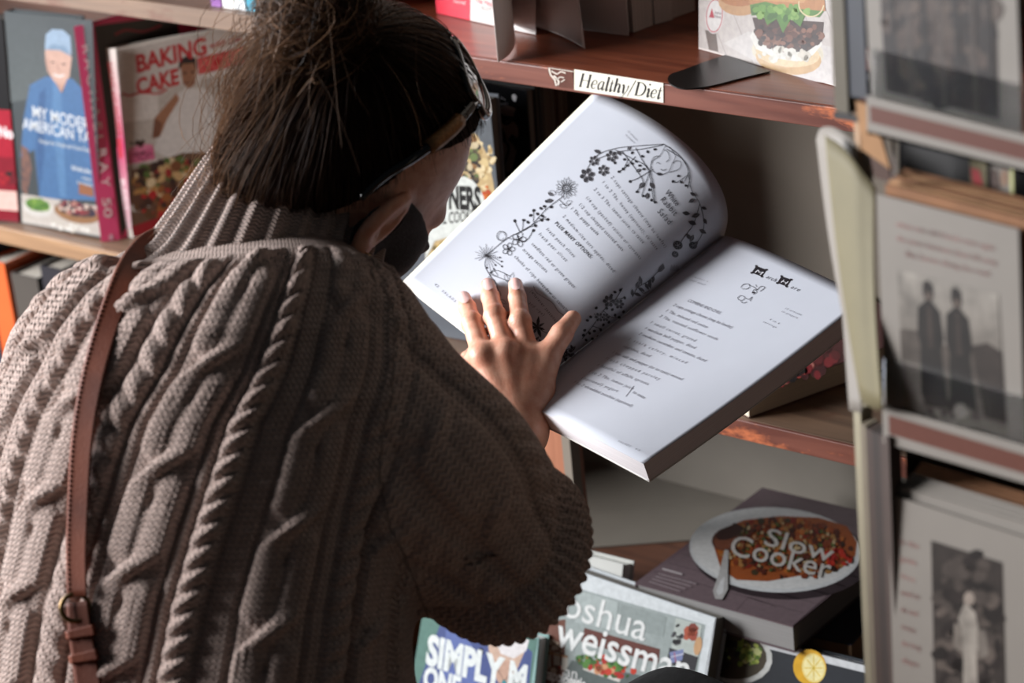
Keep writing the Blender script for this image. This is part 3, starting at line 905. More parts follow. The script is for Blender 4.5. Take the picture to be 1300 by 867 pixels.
P.poly((52, 42, 46), ell(992, 706, 113, 55, 3, 40))
P.poly((206, 208, 208), ell(984, 698, 109, 54, 3, 48)).poly((186, 188, 190), ell(985, 696, 90, 43, 3, 40)).poly((214, 214, 212), ell(984, 696, 106, 51, 3, 48))
P.poly((150, 78, 38), [(905, 690), (915, 672), (945, 660), (990, 655), (1040, 657), (1075, 668), (1088, 688), (1086, 706), (1060, 722), (1020, 730), (975, 738), (935, 736), (915, 722)])
P.blobs([(120, 54, 28), (150, 70, 30), (84, 36, 24), (176, 100, 44), (62, 52, 32), (130, 36, 26), (160, 116, 66), (50, 30, 24)], 420, 996, 696, 86, 37, 2, 5.5, 51, 3)
P.blobs([(190, 168, 130), (176, 140, 92), (62, 80, 40), (84, 98, 46), (110, 50, 30)], 200, 990, 694, 76, 31, 1, 3, 52, 3)
P.blobs([(150, 28, 26), (176, 46, 32)], 30, 1060, 708, 22, 10, 2, 4.5, 53)
P.poly((84, 50, 40), ell(922, 684, 19, 14, -20)).poly((120, 70, 50), ell(921, 686, 15, 11, -20)).poly((60, 36, 32), ell(926, 676, 18, 8, -20))
P.poly((176, 174, 172), [(920, 698), (925, 698), (924, 722), (924, 748), (917, 761), (908, 760), (905, 750), (912, 730)]).poly((206, 206, 206), [(916, 735), (920, 732), (918, 752), (912, 756), (909, 750)])
P.text('Slow', (196, 192, 186), (969, 691), (1055, 714), (976, 670), 0.006)
P.text('Cooker', (196, 192, 186), (925, 703), (1052, 735), (932, 678), 0.006)
P.line((200, 192, 192), [(841, 722), (866, 729)], 1.8)
for k in range(4):
    P.line((176, 164, 166), [(836 - k * 4, 728 + k * 3.4), (884 - k * 7, 741 + k * 3.2)], 0.9)
P.build('cover_picture', M['art'], scb)
q2 = np.array([c_ + ey_ * 0.03 + ex_ * -0.03, l_ + ey_ * 0.03, l_ + ey_ * 0.245, c_ + ey_ * 0.25 - ex_ * 0.03]) ; q2[:, 2] = z1 + T1
rot = 0.10
cc = q2.mean(0)
R2 = np.array([[math.cos(rot), -math.sin(rot), 0], [math.sin(rot), math.cos(rot), 0], [0, 0, 1]])
q2 = (q2 - cc) @ R2.T + cc
q2 = q2[[2, 3, 0, 1]]
book('cookbook', 'navy cookbook with kraft-brown pages lying beneath the stew cookbook', q2, (0, 0, 1), T1, (38, 42, 54), (150, 118, 88), 'L', hard=0.0015, inset=0.001)

# ---------------------------------------------------------------- cookbooks leaning on the display ledge
LEDZ = 0.355
tl_ = math.radians(17)
lean = np.array([0.03, -math.cos(tl_), math.sin(tl_)])
GLED = 'cookbooks leaning on the display ledge'


def leaning(label, tl, tr, y, z, cover, thick, pages, bottom=None, nrm=lean, w=None):
    pl = Plane((0, y, z), nrm)
    a, b = pl([tl, tr])
    dr = unit(b - a)
    upv = unit(np.cross(pl.n, dr)); upv = upv if upv[2] > 0 else -upv
    h = (min(a[2], b[2]) - LEDZ - 0.022) / upv[2]
    if w: a = b - dr * w
    q = [a, b, b - upv * h, a - upv * h]
    q = np.array(q)
    return book('cookbook', label, q, pl.n, thick, cover, pages, 'L', GLED), pl


jb, jpl = leaning('white-bordered cookbook with kitchen shelves pictured, leaning below the stew cookbook', (705, 715), (909, 784.5), -0.062, 0.603, (176, 181, 184), 0.026, (120, 116, 108))
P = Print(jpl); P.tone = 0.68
P.poly((206, 212, 214), [(706, 717), (908, 785), (893, 867), (690, 800)])
P.poly((150, 160, 158), [(713, 741), (896, 793), (883, 867), (860, 900), (680, 880)])
P.poly((166, 176, 174), [(735, 750), (784, 764), (780, 800), (730, 790)]).poly((140, 150, 148), [(788, 766), (845, 782), (842, 808), (784, 795)])
P.line((120, 130, 128), [(786, 765), (782, 800)], 1.2).line((120, 130, 128), [(846, 783), (842, 810)], 1.2)
P.poly((104, 62, 48), [(690, 790), (718, 786), (716, 868), (676, 868)])
P.blobs([(176, 160, 140), (120, 70, 52), (150, 40, 36), (200, 190, 176), (84, 60, 48)], 36, 702, 834, 14, 22, 2, 5, 61)
for cx, cy in ((695, 838), (707, 836), (717, 842)):
    P.poly((176, 172, 162), [(cx - 4, cy - 8), (cx + 4, cy - 7), (cx + 4, cy + 9), (cx - 4, cy + 8)]).poly((120, 90, 70), [(cx - 4, cy - 11), (cx + 4, cy - 10), (cx + 4, cy - 7), (cx - 4, cy - 8)])
P.line((166, 120, 80), [(686, 826), (720, 834)], 2.0).line((166, 120, 80), [(682, 850), (722, 860)], 2.0)
P.poly((96, 52, 44), [(742, 797), (838, 824), (836, 842), (738, 815)])
P.poly((90, 100, 98), [(726, 838), (860, 868), (850, 900), (700, 880)])
P.poly((206, 204, 196), [(742, 842), (790, 858), (786, 866), (740, 850)])
P.blobs([(60, 100, 44), (84, 130, 60), (46, 80, 40), (170, 40, 36), (190, 60, 40)], 70, 770, 846, 40, 10, 2, 5, 62, 16)
P.blobs([(206, 150, 110), (190, 60, 44)], 8, 768, 850, 10, 5, 4, 7, 63)
P.poly((176, 184, 178), [(858, 784), (891, 794), (886, 834), (852, 824)])
P.poly((50, 50, 54), [(850, 822), (886, 834), (882, 852), (846, 842)])
P.blobs([(150, 70, 52), (170, 84, 60), (120, 56, 46)], 12, 878, 806, 6, 12, 4, 8, 64).poly((190, 150, 110), ell(886, 820, 5, 12, 10))
P.blobs([(60, 60, 64), (90, 90, 92), (30, 30, 34)], 14, 860, 806, 6, 12, 2, 4, 65)
P.poly((120, 130, 170), [(850, 828), (868, 824), (866, 838), (852, 842)]).line((206, 206, 214), [(852, 834), (868, 830)], 1.2).line((176, 60, 70), [(856, 828), (858, 841)], 1.0)
P.text('Joshua', (222, 224, 222), (697, 776), (818, 814), (705, 742), 0.004)
P.text('weissman', (226, 228, 226), (703, 818), (871, 868), (712, 782), 0.012)
P.text('an', (220, 222, 220), (717, 858), (732, 862), (718.5, 845), 0.0)
P.text('unapologetic', (226, 228, 226), (685, 859), (742, 876), (687, 845), 0.03)
P.build('cover_picture', M['art'], jb)
leaning('white-paged cookbook just behind the white-bordered one, mostly hidden by the sleeve', (640, 678), (791, 716), -0.027, 0.618, (172, 172, 167), 0.022, (226, 226, 218))
sb, spl = leaning('cookbook with bold white capitals over a person in blue, under the sleeve', (537, 767), (684, 810), -0.086, 0.600, (120, 150, 146), 0.020, (206, 208, 206))
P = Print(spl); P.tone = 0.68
P.poly((92, 128, 118), [(538, 769), (682, 811), (668, 900), (520, 880)])
P.poly((74, 88, 140), [(556, 800), (566, 778), (586, 780), (606, 800), (640, 850), (660, 815), (676, 828), (668, 900), (524, 890)])
P.poly((96, 112, 168), [(566, 800), (580, 790), (600, 820), (610, 880), (560, 890)])
P.poly((206, 176, 156), [(618, 800), (640, 796), (664, 806), (668, 822), (658, 846), (648, 868), (632, 866), (622, 840)])
P.poly((226, 222, 222), [(628, 812), (650, 806), (672, 812), (668, 826), (652, 836), (636, 830)])
P.poly((196, 160, 140), [(622, 836), (654, 840), (650, 868), (634, 868)]).poly((60, 140, 150), ell(640, 866, 3, 3)).line((90, 70, 60), [(632, 850), (640, 864), (652, 852)], 1.0)
P.poly((32, 36, 60), ell(611, 827, 3, 5))
P.text('SIMPLY M', (226, 232, 230), (540, 841), (666, 882), (544, 806), 0.05)
P.text('ONE', (226, 232, 230), (536, 871), (582, 886), (540, 846), 0.05)
P.build('cover_picture', M['art'], sb)
lm, lpl = leaning('dark cookbook with a halved lemon on its cover, below the flat stack', (880, 790), (1112, 847), -0.030, 0.600, (42, 46, 52), 0.016, (226, 226, 226))
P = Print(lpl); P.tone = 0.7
P.poly((206, 208, 210), [(881, 791), (1111, 848), (1110, 857), (880, 800)])
P.poly((40, 44, 50), [(880, 800), (1110, 857), (1105, 920), (870, 900)])
P.poly((60, 50, 44), ell(926, 834, 44, 34, 10)).poly((206, 208, 204), ell(930, 832, 51, 36, 10)).poly((74, 66, 50), ell(928, 831, 46, 31, 10))
P.blobs([(150, 176, 70), (186, 200, 96), (96, 130, 50), (214, 220, 150)], 50, 946, 828, 22, 16, 2, 5, 71)
P.blobs([(46, 38, 36), (70, 56, 48), (30, 26, 28)], 40, 915, 834, 22, 22, 4, 8, 72)
P.poly((222, 170, 40), ell(1028, 847, 21, 23, -12)).poly((236, 214, 130), ell(1033, 848, 15, 19, -12)).poly((244, 232, 170), ell(1033, 848, 13, 16.5, -12))
for k in range(8):
    a = k * math.pi / 4
    P.line((226, 196, 84), [(1033, 848), (1033 + 12 * math.cos(a), 848 + 15.5 * math.sin(a))], 1.3)
P.build('cover_picture', M['art'], lm)

# ---------------------------------------------------------------- smooth bodies from distance fields (all in camera axes)
def smin(a, b, k):
    h = np.clip(0.5 + 0.5 * (b - a) / k, 0, 1)
    return b + (a - b) * h - k * h * (1 - h)


def smax(a, b, k):
    return -smin(-a, -b, k)


def cone(p, a, b, r1, r2):
    """tapered limb with round ends"""
    a = np.asarray(a, float); b = np.asarray(b, float)
    ba = b - a; l2 = ba @ ba; pa = p - a
    h = np.clip(pa @ ba / l2, 0, 1)
    return np.linalg.norm(pa - h[:, None] * ba, axis=1) - (r1 + (r2 - r1) * h)


def ellip(p, c, r, B=None):
    """ellipsoid; rows of B are its axes"""
    q = p - np.asarray(c, float)
    if B is not None: q = q @ np.asarray(B).T
    r = np.asarray(r, float)
    k0 = np.linalg.norm(q / r, axis=1); k1 = np.linalg.norm(q / r ** 2, axis=1) + 1e-9
    return k0 * (k0 - 1.0) / k1


def surface(fn, lo, hi, h):
    """naive surface nets: quads where fn crosses zero"""
    lo = np.asarray(lo, float); hi = np.asarray(hi, float)
    n = np.ceil((hi - lo) / h).astype(int) + 1
    ax = [lo[i] + h * np.arange(n[i]) for i in range(3)]
    G = np.stack(np.meshgrid(*ax, indexing='ij'), -1).reshape(-1, 3)
    D = np.concatenate([fn(G[i:i + 400000]) for i in range(0, len(G), 400000)]).reshape(n)
    S = D < 0
    c = n - 1
    acc = np.zeros(tuple(c) + (3,)); cnt = np.zeros(tuple(c))
    for d in range(3):
        sl0 = [slice(None)] * 3; sl1 = [slice(None)] * 3
        sl0[d] = slice(0, -1); sl1[d] = slice(1, None)
        d0, d1 = D[tuple(sl0)], D[tuple(sl1)]
        cr = S[tuple(sl0)] != S[tuple(sl1)]
        t = np.where(cr, d0 / np.where(cr, d0 - d1, 1), 0)
        o = [i for i in range(3) if i != d]
        for a in (0, 1):
            for b in (0, 1):
                s = [None] * 3
                s[d] = slice(0, None); s[o[0]] = slice(a, a + c[o[0]]); s[o[1]] = slice(b, b + c[o[1]])
                m = cr[tuple(s)]; tt = t[tuple(s)]
                acc[..., d] += np.where(m, tt, 0); acc[..., o[0]] += np.where(m, a, 0); acc[..., o[1]] += np.where(m, b, 0)
                cnt += m
    act = cnt > 0
    idx = -np.ones(tuple(c), int); idx[act] = np.arange(act.sum())
    I = np.argwhere(act)
    V = lo + h * (I + acc[act] / cnt[act][:, None])
    F = []
    for d in range(3):
        o = [(d + 1) % 3, (d + 2) % 3]
        sl0 = [slice(1, -1)] * 3; sl1 = [slice(1, -1)] * 3
        sl0[d] = slice(0, -1); sl1[d] = slice(1, None)
        a_, b_ = S[tuple(sl0)], S[tuple(sl1)]
        E = np.argwhere(a_ != b_)
        if not len(E): continue
        flip = a_[tuple(E.T)]
        E = E.copy(); E[:, o[0]] += 1; E[:, o[1]] += 1
        def at(i, j):
            q = E.copy(); q[:, o[0]] += i; q[:, o[1]] += j
            return idx[tuple(q.T)]
        q = np.stack([at(-1, -1), at(0, -1), at(0, 0), at(-1, 0)], 1)
        q[~flip] = q[~flip][:, ::-1]
        F.append(q)
    return V, np.concatenate(F)


def refine(V, F, levels, fn=None):
    me = raw_mesh('work', V, F)
    o = bpy.data.objects.new('work', me); COL.objects.link(o)
    md = o.modifiers.new('s', 'SUBSURF'); md.levels = levels; md.render_levels = levels
    dg = bpy.context.evaluated_depsgraph_get()
    m2 = bpy.data.meshes.new_from_object(o.evaluated_get(dg))
    nv = len(m2.vertices); v = np.empty(nv * 3, np.float32); m2.vertices.foreach_get('co', v)
    f = np.empty(len(m2.loops), np.int32); m2.loops.foreach_get('vertex_index', f)
    bpy.data.objects.remove(o); bpy.data.meshes.remove(me); bpy.data.meshes.remove(m2)
    v = v.reshape(-1, 3).astype(float); f = f.reshape(-1, 4)
    if fn is not None:
        for _ in range(2):
            g = gradient(fn, v)
            v = v - g * fn(v)[:, None] / (np.sum(g * g, 1)[:, None] + 1e-6)
    return v, f


def gradient(fn, v, e=0.0008):
    g = np.empty_like(v)
    for i in range(3):
        d = np.zeros(3); d[i] = e
        g[:, i] = (fn(v + d) - fn(v - d)) / (2 * e)
    return g


def march(fn, pxy, d0=1.4, d1=2.7):
    """first point of fn met by the sight lines through photograph points (camera axes)"""
    a = np.atleast_2d(np.asarray(pxy, float))
    v = np.stack([(a[:, 0] - 650) / FPX, (a[:, 1] - 433.5) / FPX, np.ones(len(a))], 1)
    t = np.full(len(a), d0)
    for _ in range(160):
        t = np.minimum(t + fn(v * t[:, None]) * 0.6, d1)
    return v * t[:, None]


# ---------------------------------------------------------------- the reader
UPC = -np.array([0.0918, 0.918, 0.3858]) * 1.0           # world up in camera axes
M['skin'] = mat('skin', (224, 172, 146), 0.46, 0.0, 90, rgb2=(208, 146, 120), bump=0.12, bscale=420, sss=0.12)
M['nail'] = mat('nail', (240, 196, 188), 0.2)
person = empty('person', (0.12, -0.66, 0.0), 'person in a beige cable-knit sweater and dark bun, bending over an open cookbook', 'person')

DT = 1.92                                                # distance of the back from the lens
TB = np.array([  # photo y, left, right, depth of the axis, half thickness
    (288, 268, 372, 1.985, 0.050), (300, 215, 430, 1.975, 0.075), (318, 150, 452, 1.965, 0.092), (330, 100, 466, 1.960, 0.098), (340, 68, 476, 1.955, 0.105), (372, 34, 500, 1.945, 0.118), (420, 4, 520, 1.938, 0.128),
    (500, -22, 532, 1.932, 0.135), (600, -44, 530, 1.930, 0.138), (745, -60, 522, 1.930, 0.140), (867, -66, 540, 1.930, 0.142), (1000, -84, 552, 1.932, 0.144), (1150, -90, 556, 1.935, 0.144), (1230, -88, 552, 1.938, 0.144)], float)
TB[:, 4] *= 1.12
TY = (TB[:, 0] - 433.5) / FPX * DT
TCX = ((TB[:, 1] + TB[:, 2]) / 2 - 650) / FPX * DT
TA = (TB[:, 2] - TB[:, 1]) / 2 / FPX * DT
ARM = [cp(432, 452, 1.875), cp(545, 592, 1.855), cp(640, 694, 1.885)]
SKEW = 0.40                                              # the reader's back is turned to the left
ARMR = [0.064, 0.071, 0.066]
LARM = [cp(112, 470, 2.03), cp(330, 620, 2.12), cp(420, 640, 2.15)]
CUFC = cp(648, 706, 1.892)                               # centre of the right cuff
CUFN = unit([0.50, 0.55, 0.66])


def torso(p):
    y = p[:, 1]
    a = np.interp(y, TY, TA); cx = np.interp(y, TY, TCX)
    cz = np.interp(y, TY, TB[:, 3]) - SKEW * np.clip(p[:, 0] - cx, -0.2, 0.2); b = np.interp(y, TY, TB[:, 4])
    dx = np.abs(p[:, 0] - cx) / a; dz = np.abs(p[:, 2] - cz) / b
    q = (dx ** 2.1 + dz ** 2.1 + 1e-9) ** (1 / 2.1)
    d = (q - 1) * np.minimum(a, b) * 0.95
    return smax(smax(d, TY[0] - y, 0.02), y - TY[-1], 0.01)


def drape(p):
    x, y, z = p[:, 0], p[:, 1], p[:, 2]
    return 0.0035 * np.sin(24 * x + 13 * y + 9 * z) * np.sin(17 * y - 21 * z + 1.2) + 0.002 * np.sin(41 * y + 30 * x)


def cuff_ring(p, r=0.060, w=0.0125):
    q = p - CUFC
    ax = q @ CUFN
    rad = np.linalg.norm(q - ax[:, None] * CUFN, axis=1)
    return np.sqrt((rad - r) ** 2 + (ax * 0.75) ** 2) - w


def sweater_sdf(p):
    d = torso(p)
    arm = smin(cone(p, ARM[0], ARM[1], ARMR[0], ARMR[1]), cone(p, ARM[1], ARM[2], ARMR[1], ARMR[2]), 0.02)
    # folds where the sleeve bunches before the cuff
    fold = 0.010 * np.exp(-((p - cp(695, 645, 1.84)) ** 2).sum(1) / 0.026 ** 2) + 0.006 * np.exp(-((p - cp(600, 700, 1.82)) ** 2).sum(1) / 0.03 ** 2)
    arm = arm + fold
    arm = smax(arm, (p - CUFC) @ CUFN - 0.002, 0.012)
    arm = smin(arm, cuff_ring(p), 0.006)
    hole = cone(p, CUFC - CUFN * 0.05, CUFC + CUFN * 0.06, 0.040, 0.050)
    d = smin(d, arm, 0.030)
    larm = smin(cone(p, LARM[0], LARM[1], 0.062, 0.062), cone(p, LARM[1], LARM[2], 0.062, 0.056), 0.03)
    lhole = cone(p, LARM[2] + (LARM[2] - LARM[1]) * 0.2, LARM[2] + (LARM[2] - LARM[1]) * 0.9, 0.040, 0.046)
    d = smin(d, larm, 0.04)
    d = smax(d, -hole, 0.004)
    d = smax(d, -lhole, 0.004)
    return d + drape(p)


# cable-knit relief: columns follow the middle cable down the back
SPY = (np.array([300, 381, 470, 537, 672, 767, 867, 1230]) - 433.5) / FPX * 1.80
SPX = (np.array([338, 305, 271, 232, 186, 158, 136, 90]) - 650) / FPX * 1.80


def knit_coords(v):
    """u across, s along the knit for every point of the sweater, and 1 on the sleeve"""
    y = v[:, 1]
    cx = np.interp(y, TY, TCX); cz = np.interp(y, TY, TB[:, 3]) - SKEW * np.clip(v[:, 0] - cx, -0.2, 0.2); a = np.interp(y, TY, TA); b = np.interp(y, TY, TB[:, 4])
    A = 0.20
    th = np.arctan2((v[:, 0] - cx) / np.maximum(a, 0.11), -(v[:, 2] - cz) / b)
    xs = np.interp(y, SPY, SPX)
    th0 = np.arcsin(np.clip((xs - cx) / np.maximum(a, 0.11), -0.95, 0.95))
    u = A * (th - th0)
    s = y * 1.06 + 0.18 * (v[:, 0] - xs) ** 2
    return u, s


def sleeve_coords(v):
    ax = unit(ARM[2] - ARM[0])
    q = v - ARM[0]
    e1 = unit(np.cross(ax, [0.0, 0.0, 1.0])); e2 = np.cross(ax, e1)
    e2 = e2 if e2[2] < 0 else -e2
    return 0.069 * np.arctan2(q @ e1, q @ e2), q @ ax


def rope(u, s, w, pitch, sgn=1):
    x = u / w
    prof = np.sqrt(np.clip(1 - x ** 2, 0, 1))
    ph = s / pitch + sgn * 0.30 * x
    lump = np.abs(np.sin(np.pi * ph)) ** 0.75
    return prof * (0.12 + 0.88 * lump)


def sst(x):
    x = np.clip(x, 0, 1)
    return x * x * (3 - 2 * x)


def cable(u, s, w, P, hole=0.7):
    """two flat strands side by side inside half width w; the right one sweeps over the left once every P"""
    f = np.mod(s / P, 1.0)
    pinch = np.exp(-((f - 0.20) / 0.13) ** 2)
    x = u / (w * (1.04 - 0.20 * pinch))
    go = sst(f / 0.40)
    co = 0.49 - 0.98 * go                                # the strand on top
    cross = np.exp(-((f - 0.20) / 0.12) ** 2)

    def strand(c, lift):
        d = np.abs(x - c) / 0.52
        return np.clip(1 - d ** 3.0, 0, 1) ** 0.5 * (0.80 + lift)

    h1 = strand(co, 0.75 * cross); h2 = strand(-co, -0.35 * cross)
    h = np.maximum(np.maximum(h1, h2), 0.56 * np.clip(1 - (np.abs(x) / 0.5) ** 4, 0, 1) ** 0.5)
    slit = np.exp(-(x / 0.07) ** 2) * np.exp(-((f - 0.52) / 0.07) ** 2)
    rib = 0.07 * np.cos(2 * np.pi * u / 0.0056)
    return h - hole * slit + rib * (h > 0.3)


def gutter(u, w):
    return np.exp(-((np.abs(u) - w) / 0.0028) ** 2)


def relief(u, s):
    h = np.zeros_like(u)
    for c, w, P in ((0.0, 0.0260, 0.078), (-0.107, 0.0255, 0.076), (0.128, 0.0270, 0.080), (-0.215, 0.022, 0.068), (0.235, 0.024, 0.07)):
        h += 0.0072 * cable(u - c, s + c * 0.3, w, P, 0.7 if abs(c) < 0.2 else 0.0) - 0.0032 * gutter(u - c, w + 0.003)
    for c, w, P, g in ((0.056, 0.0120, 0.0168, 1), (-0.058, 0.0125, 0.0215, -1), (0.192, 0.013, 0.0185, 1), (-0.160, 0.011, 0.0175, -1), (0.29, 0.012, 0.018, 1), (-0.27, 0.012, 0.018, 1)):
        h += (0.0105 if c == 0.056 else 0.0068) * rope(u - c, s, w, P, g) - 0.003 * gutter(u - c, w + 0.003)
    return h


def relief_sleeve(u, s):
    h = np.zeros_like(u)
    for c, w, P, g in ((-0.028, 0.012, 0.019, 1), (0.058, 0.012, 0.019, -1), (-0.11, 0.012, 0.019, 1)):
        h += 0.0048 * rope(u - c, s, w, P, g) - 0.002 * gutter(u - c, w + 0.003)
    for c in (0.016, -0.07):
        h += 0.0045 * cable(u - c, s, 0.020, 0.07, 0.0) - 0.002 * gutter(u - c, 0.023)
    return h


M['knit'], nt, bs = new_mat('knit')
at = N(nt, 'ShaderNodeAttribute', attribute_name='knit')
sx = N(nt, 'ShaderNodeSeparateXYZ'); nt.links.new(at.outputs['Vector'], sx.inputs[0])


def math_node(op, a, b=None, c=None):
    n = N(nt, 'ShaderNodeMath', operation=op)
    for i, q in enumerate((a, b, c)):
        if q is None: continue
        if isinstance(q, (int, float)): n.inputs[i].default_value = q
        else: nt.links.new(q, n.inputs[i])
    return n.outputs[0]


U_, S_ = sx.outputs['X'], sx.outputs['Y']
uc = math_node('MULTIPLY', U_, 1 / 0.0056)               # stitch columns
fr = math_node('ABSOLUTE', math_node('SUBTRACT', math_node('FRACT', uc), 0.5))
col_ = math_node('SINE', math_node('MULTIPLY', math_node('FRACT', uc), math.pi))
vee = math_node('ADD', math_node('MULTIPLY', S_, 1 / 0.0046), math_node('MULTIPLY', fr, -1.1))
st = math_node('ABSOLUTE', math_node('SINE', math_node('MULTIPLY', vee, math.pi)))
hgt = math_node('ADD', math_node('MULTIPLY', math_node('POWER', col_, 0.5), 0.5), math_node('MULTIPLY', st, 0.8))
tc = N(nt, 'ShaderNodeTexCoord')
fz = N(nt, 'ShaderNodeTexNoise'); fz.inputs['Scale'].default_value = 900; fz.inputs['Detail'].default_value = 4
nt.links.new(tc.outputs['Object'], fz.inputs['Vector'])
hg2 = math_node('ADD', hgt, math_node('MULTIPLY', fz.outputs[0], 0.7))
bp = N(nt, 'ShaderNodeBump'); bp.inputs['Strength'].default_value = 1.0; bp.inputs['Distance'].default_value = 0.0024
nt.links.new(hg2, bp.inputs['Height']); nt.links.new(bp.outputs[0], bs.inputs['Normal'])
n2 = N(nt, 'ShaderNodeTexNoise'); n2.inputs['Scale'].default_value = 130; n2.inputs['Detail'].default_value = 5
nt.links.new(tc.outputs['Object'], n2.inputs['Vector'])
mx = N(nt, 'ShaderNodeMix', data_type='RGBA')
mx.inputs['A'].default_value = tuple(lin((168, 144, 133))) + (1,); mx.inputs['B'].default_value = tuple(lin((216, 192, 181))) + (1,)
nt.links.new(n2.outputs[0], mx.inputs['Factor'])
m2_ = N(nt, 'ShaderNodeVectorMath', operation='SCALE')
nt.links.new(mx.outputs['Result'], m2_.inputs[0])
nt.links.new(math_node('ADD', math_node('MULTIPLY', hgt, 0.30), 0.68), m2_.inputs['Scale'])   # shade between stitches put into the yarn colour
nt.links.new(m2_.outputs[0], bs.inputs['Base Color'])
bs.inputs['Roughness'].default_value = 0.95
bs.inputs['Specular IOR Level'].default_value = 0.15
bs.inputs['Sheen Weight'].default_value = 0.25
bs.inputs['Sheen Roughness'].default_value = 0.5


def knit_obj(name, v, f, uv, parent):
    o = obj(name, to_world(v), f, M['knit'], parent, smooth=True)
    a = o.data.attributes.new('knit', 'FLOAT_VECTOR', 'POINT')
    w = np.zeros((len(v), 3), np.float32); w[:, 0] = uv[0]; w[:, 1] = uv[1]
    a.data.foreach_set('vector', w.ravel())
    return o


V, F = surface(sweater_sdf, (-0.50, -0.12, 1.70), (0.10, 0.50, 2.26), 0.009)
V, F = refine(V, F, 2, sweater_sdf)
g = gradient(sweater_sdf, V); g /= np.linalg.norm(g, axis=1)[:, None] + 1e-9
u, s = knit_coords(V)
ua, sa = sleeve_coords(V)
arm_d = smin(cone(V, ARM[0], ARM[1], ARMR[0], ARMR[1]), cone(V, ARM[1], ARM[2], ARMR[1], ARMR[2]), 0.02)
wt = np.clip((torso(V) - arm_d) / 0.03 * 0.5 + 0.5, 0, 1) * np.clip((V[:, 2] < 2.03) * 1.0, 0, 1)
wt = wt * wt * (3 - 2 * wt)
# ribbed cuff
cu_d = np.abs((V - CUFC) @ CUFN); cw = np.exp(-(np.maximum(cuff_ring(V), 0) / 0.008) ** 2) * (wt > 0.3)
q = V - CUFC
e1 = unit(np.cross(CUFN, [0, 1.0, 0])); e2 = np.cross(CUFN, e1)
ang = np.arctan2(q @ e1, q @ e2)
ribs = 0.0018 * np.cos(ang * 44)
hh = relief(u, s) * (1 - wt) + relief_sleeve(ua, sa) * wt * (1 - cw) + ribs * cw
hh -= 0.0055 * np.exp(-(((V - CUFC) @ CUFN + 0.026) / 0.006) ** 2) * (wt > 0.3) * (np.linalg.norm(V - CUFC, axis=1) < 0.11)
inner = np.clip((np.linalg.norm(V - cp(326, 352, 1.955), axis=1) - 0.104) / 0.022, 0, 1)
hh *= inner * (g[:, 2] < 0.75)
V = V + g * hh[:, None]
ku = np.where(wt > 0.5, ua, u); ks = np.where(wt > 0.5, sa, s)
sweater = knit_obj('sweater', V, F, (ku, ks), person)

# folded ribbed collar
NB = cp(326, 352, 1.955); NTOP = cp(384, 236, 1.985)
prof = [(0.74, 0.052), (0.90, 0.060), (1.0, 0.0675), (0.98, 0.0735), (0.86, 0.0770), (0.62, 0.0810), (0.36, 0.0855), (0.14, 0.0910), (0.03, 0.0960), (-0.03, 0.1000), (-0.10, 0.1020), (-0.15, 0.0975), (-0.11, 0.090), (0.1, 0.084)]
prof = bez(prof, 60)
nb0, nb1 = unit([0.16, -0.98, 0.02]), unit([0.40, -0.85, 0.32])
nu = 420
th = np.linspace(0, 2 * np.pi, nu, endpoint=False)
rings, uvr = [], []
arc = 0
for k, (a, r) in enumerate(prof):
    ctr = NB + (NTOP - NB) * a
    nn_ = unit(nb0 + (nb1 - nb0) * np.clip(a, 0, 1))
    e1 = unit(np.array([1, 0, 0]) - nn_ * nn_[0]); e2 = np.cross(nn_, e1)
    wob = 0.0025 * np.sin(3 * th + 0.7) + 0.0018 * np.sin(5 * th + 2.1 + a)
    hem = np.exp(-((a + 0.06) / 0.10) ** 2)
    rb_ = 0.0030 * np.cos(th * 30 + 0.8 * np.sin(2 * th) + 0.5 * a) * (1 - 0.4 * hem) + 0.0060 * hem * (np.cos(th * 30) * 0.22 + 0.78)
    rr_ = r + wob + rb_
    sag = 0.004 * np.sin(2 * th + 1.0) * (1 - a)
    rings.append(ctr + rr_[:, None] * (np.cos(th)[:, None] * e1 * 1.0 + np.sin(th)[:, None] * e2 * 0.92) + sag[:, None] * nn_)
    uvr.append(np.stack([th * 0.085, np.full(nu, arc)], 1))
    if k + 1 < len(prof): arc += 0.145 * abs(prof[k + 1][0] - a) + abs(prof[k + 1][1] - r)
v = np.concatenate(rings); uv = np.concatenate(uvr)
knit_obj('collar', v, grid_faces(nu, len(prof), True), (uv[:, 0], uv[:, 1]), sweater)

# ---------------------------------------------------------------- the open cookbook in the reader's hands
PE, PF, PA, PD = W(513, 358, 2.38), W(757, 117, 2.42), W(918, 301, 2.35), W(652, 512, 2.267)
PB, PC = W(1101, 377, 2.195), W(817, 589, 2.118)
L0 = np.array([PE, W(566, 408, 2.345), W(662, 455, 2.215), PD])
L1 = np.array([PF, W(850, 149, 2.365), W(950, 232, 2.285), PA])


def bern(s):
    s = np.asarray(s)[..., None]
    return np.concatenate([(1 - s) ** 3, 3 * s * (1 - s) ** 2, 3 * s * s * (1 - s), s ** 3], -1)


def left_surf(s, t):
    b = bern(s)
    return (b @ L0) * (1 - t)[..., None] + (b @ L1) * t[..., None]


RN_ = unit(np.cross(PB - PA, PD - PA)); RN_ = RN_ if RN_ @ (CAM - PA) > 0 else -RN_


def right_surf(s, t):
    s_ = s[..., None]; t_ = t[..., None]
    p = (PD * (1 - s_) + PC * s_) * (1 - t_) + (PA * (1 - s_) + PB * s_) * t_
    return p + RN_ * (0.007 * np.sin(np.pi * np.clip(s, 0, 1) ** 0.55) - 0.0035 * np.sin(np.pi * t) * s)[..., None]


def surf_n(fn, s, t):
    e = 1e-3
    n = np.cross(fn(s + e, t) - fn(s - e, t), fn(s, t + e) - fn(s, t - e))
    n /= np.linalg.norm(n, axis=-1)[..., None]
    return n


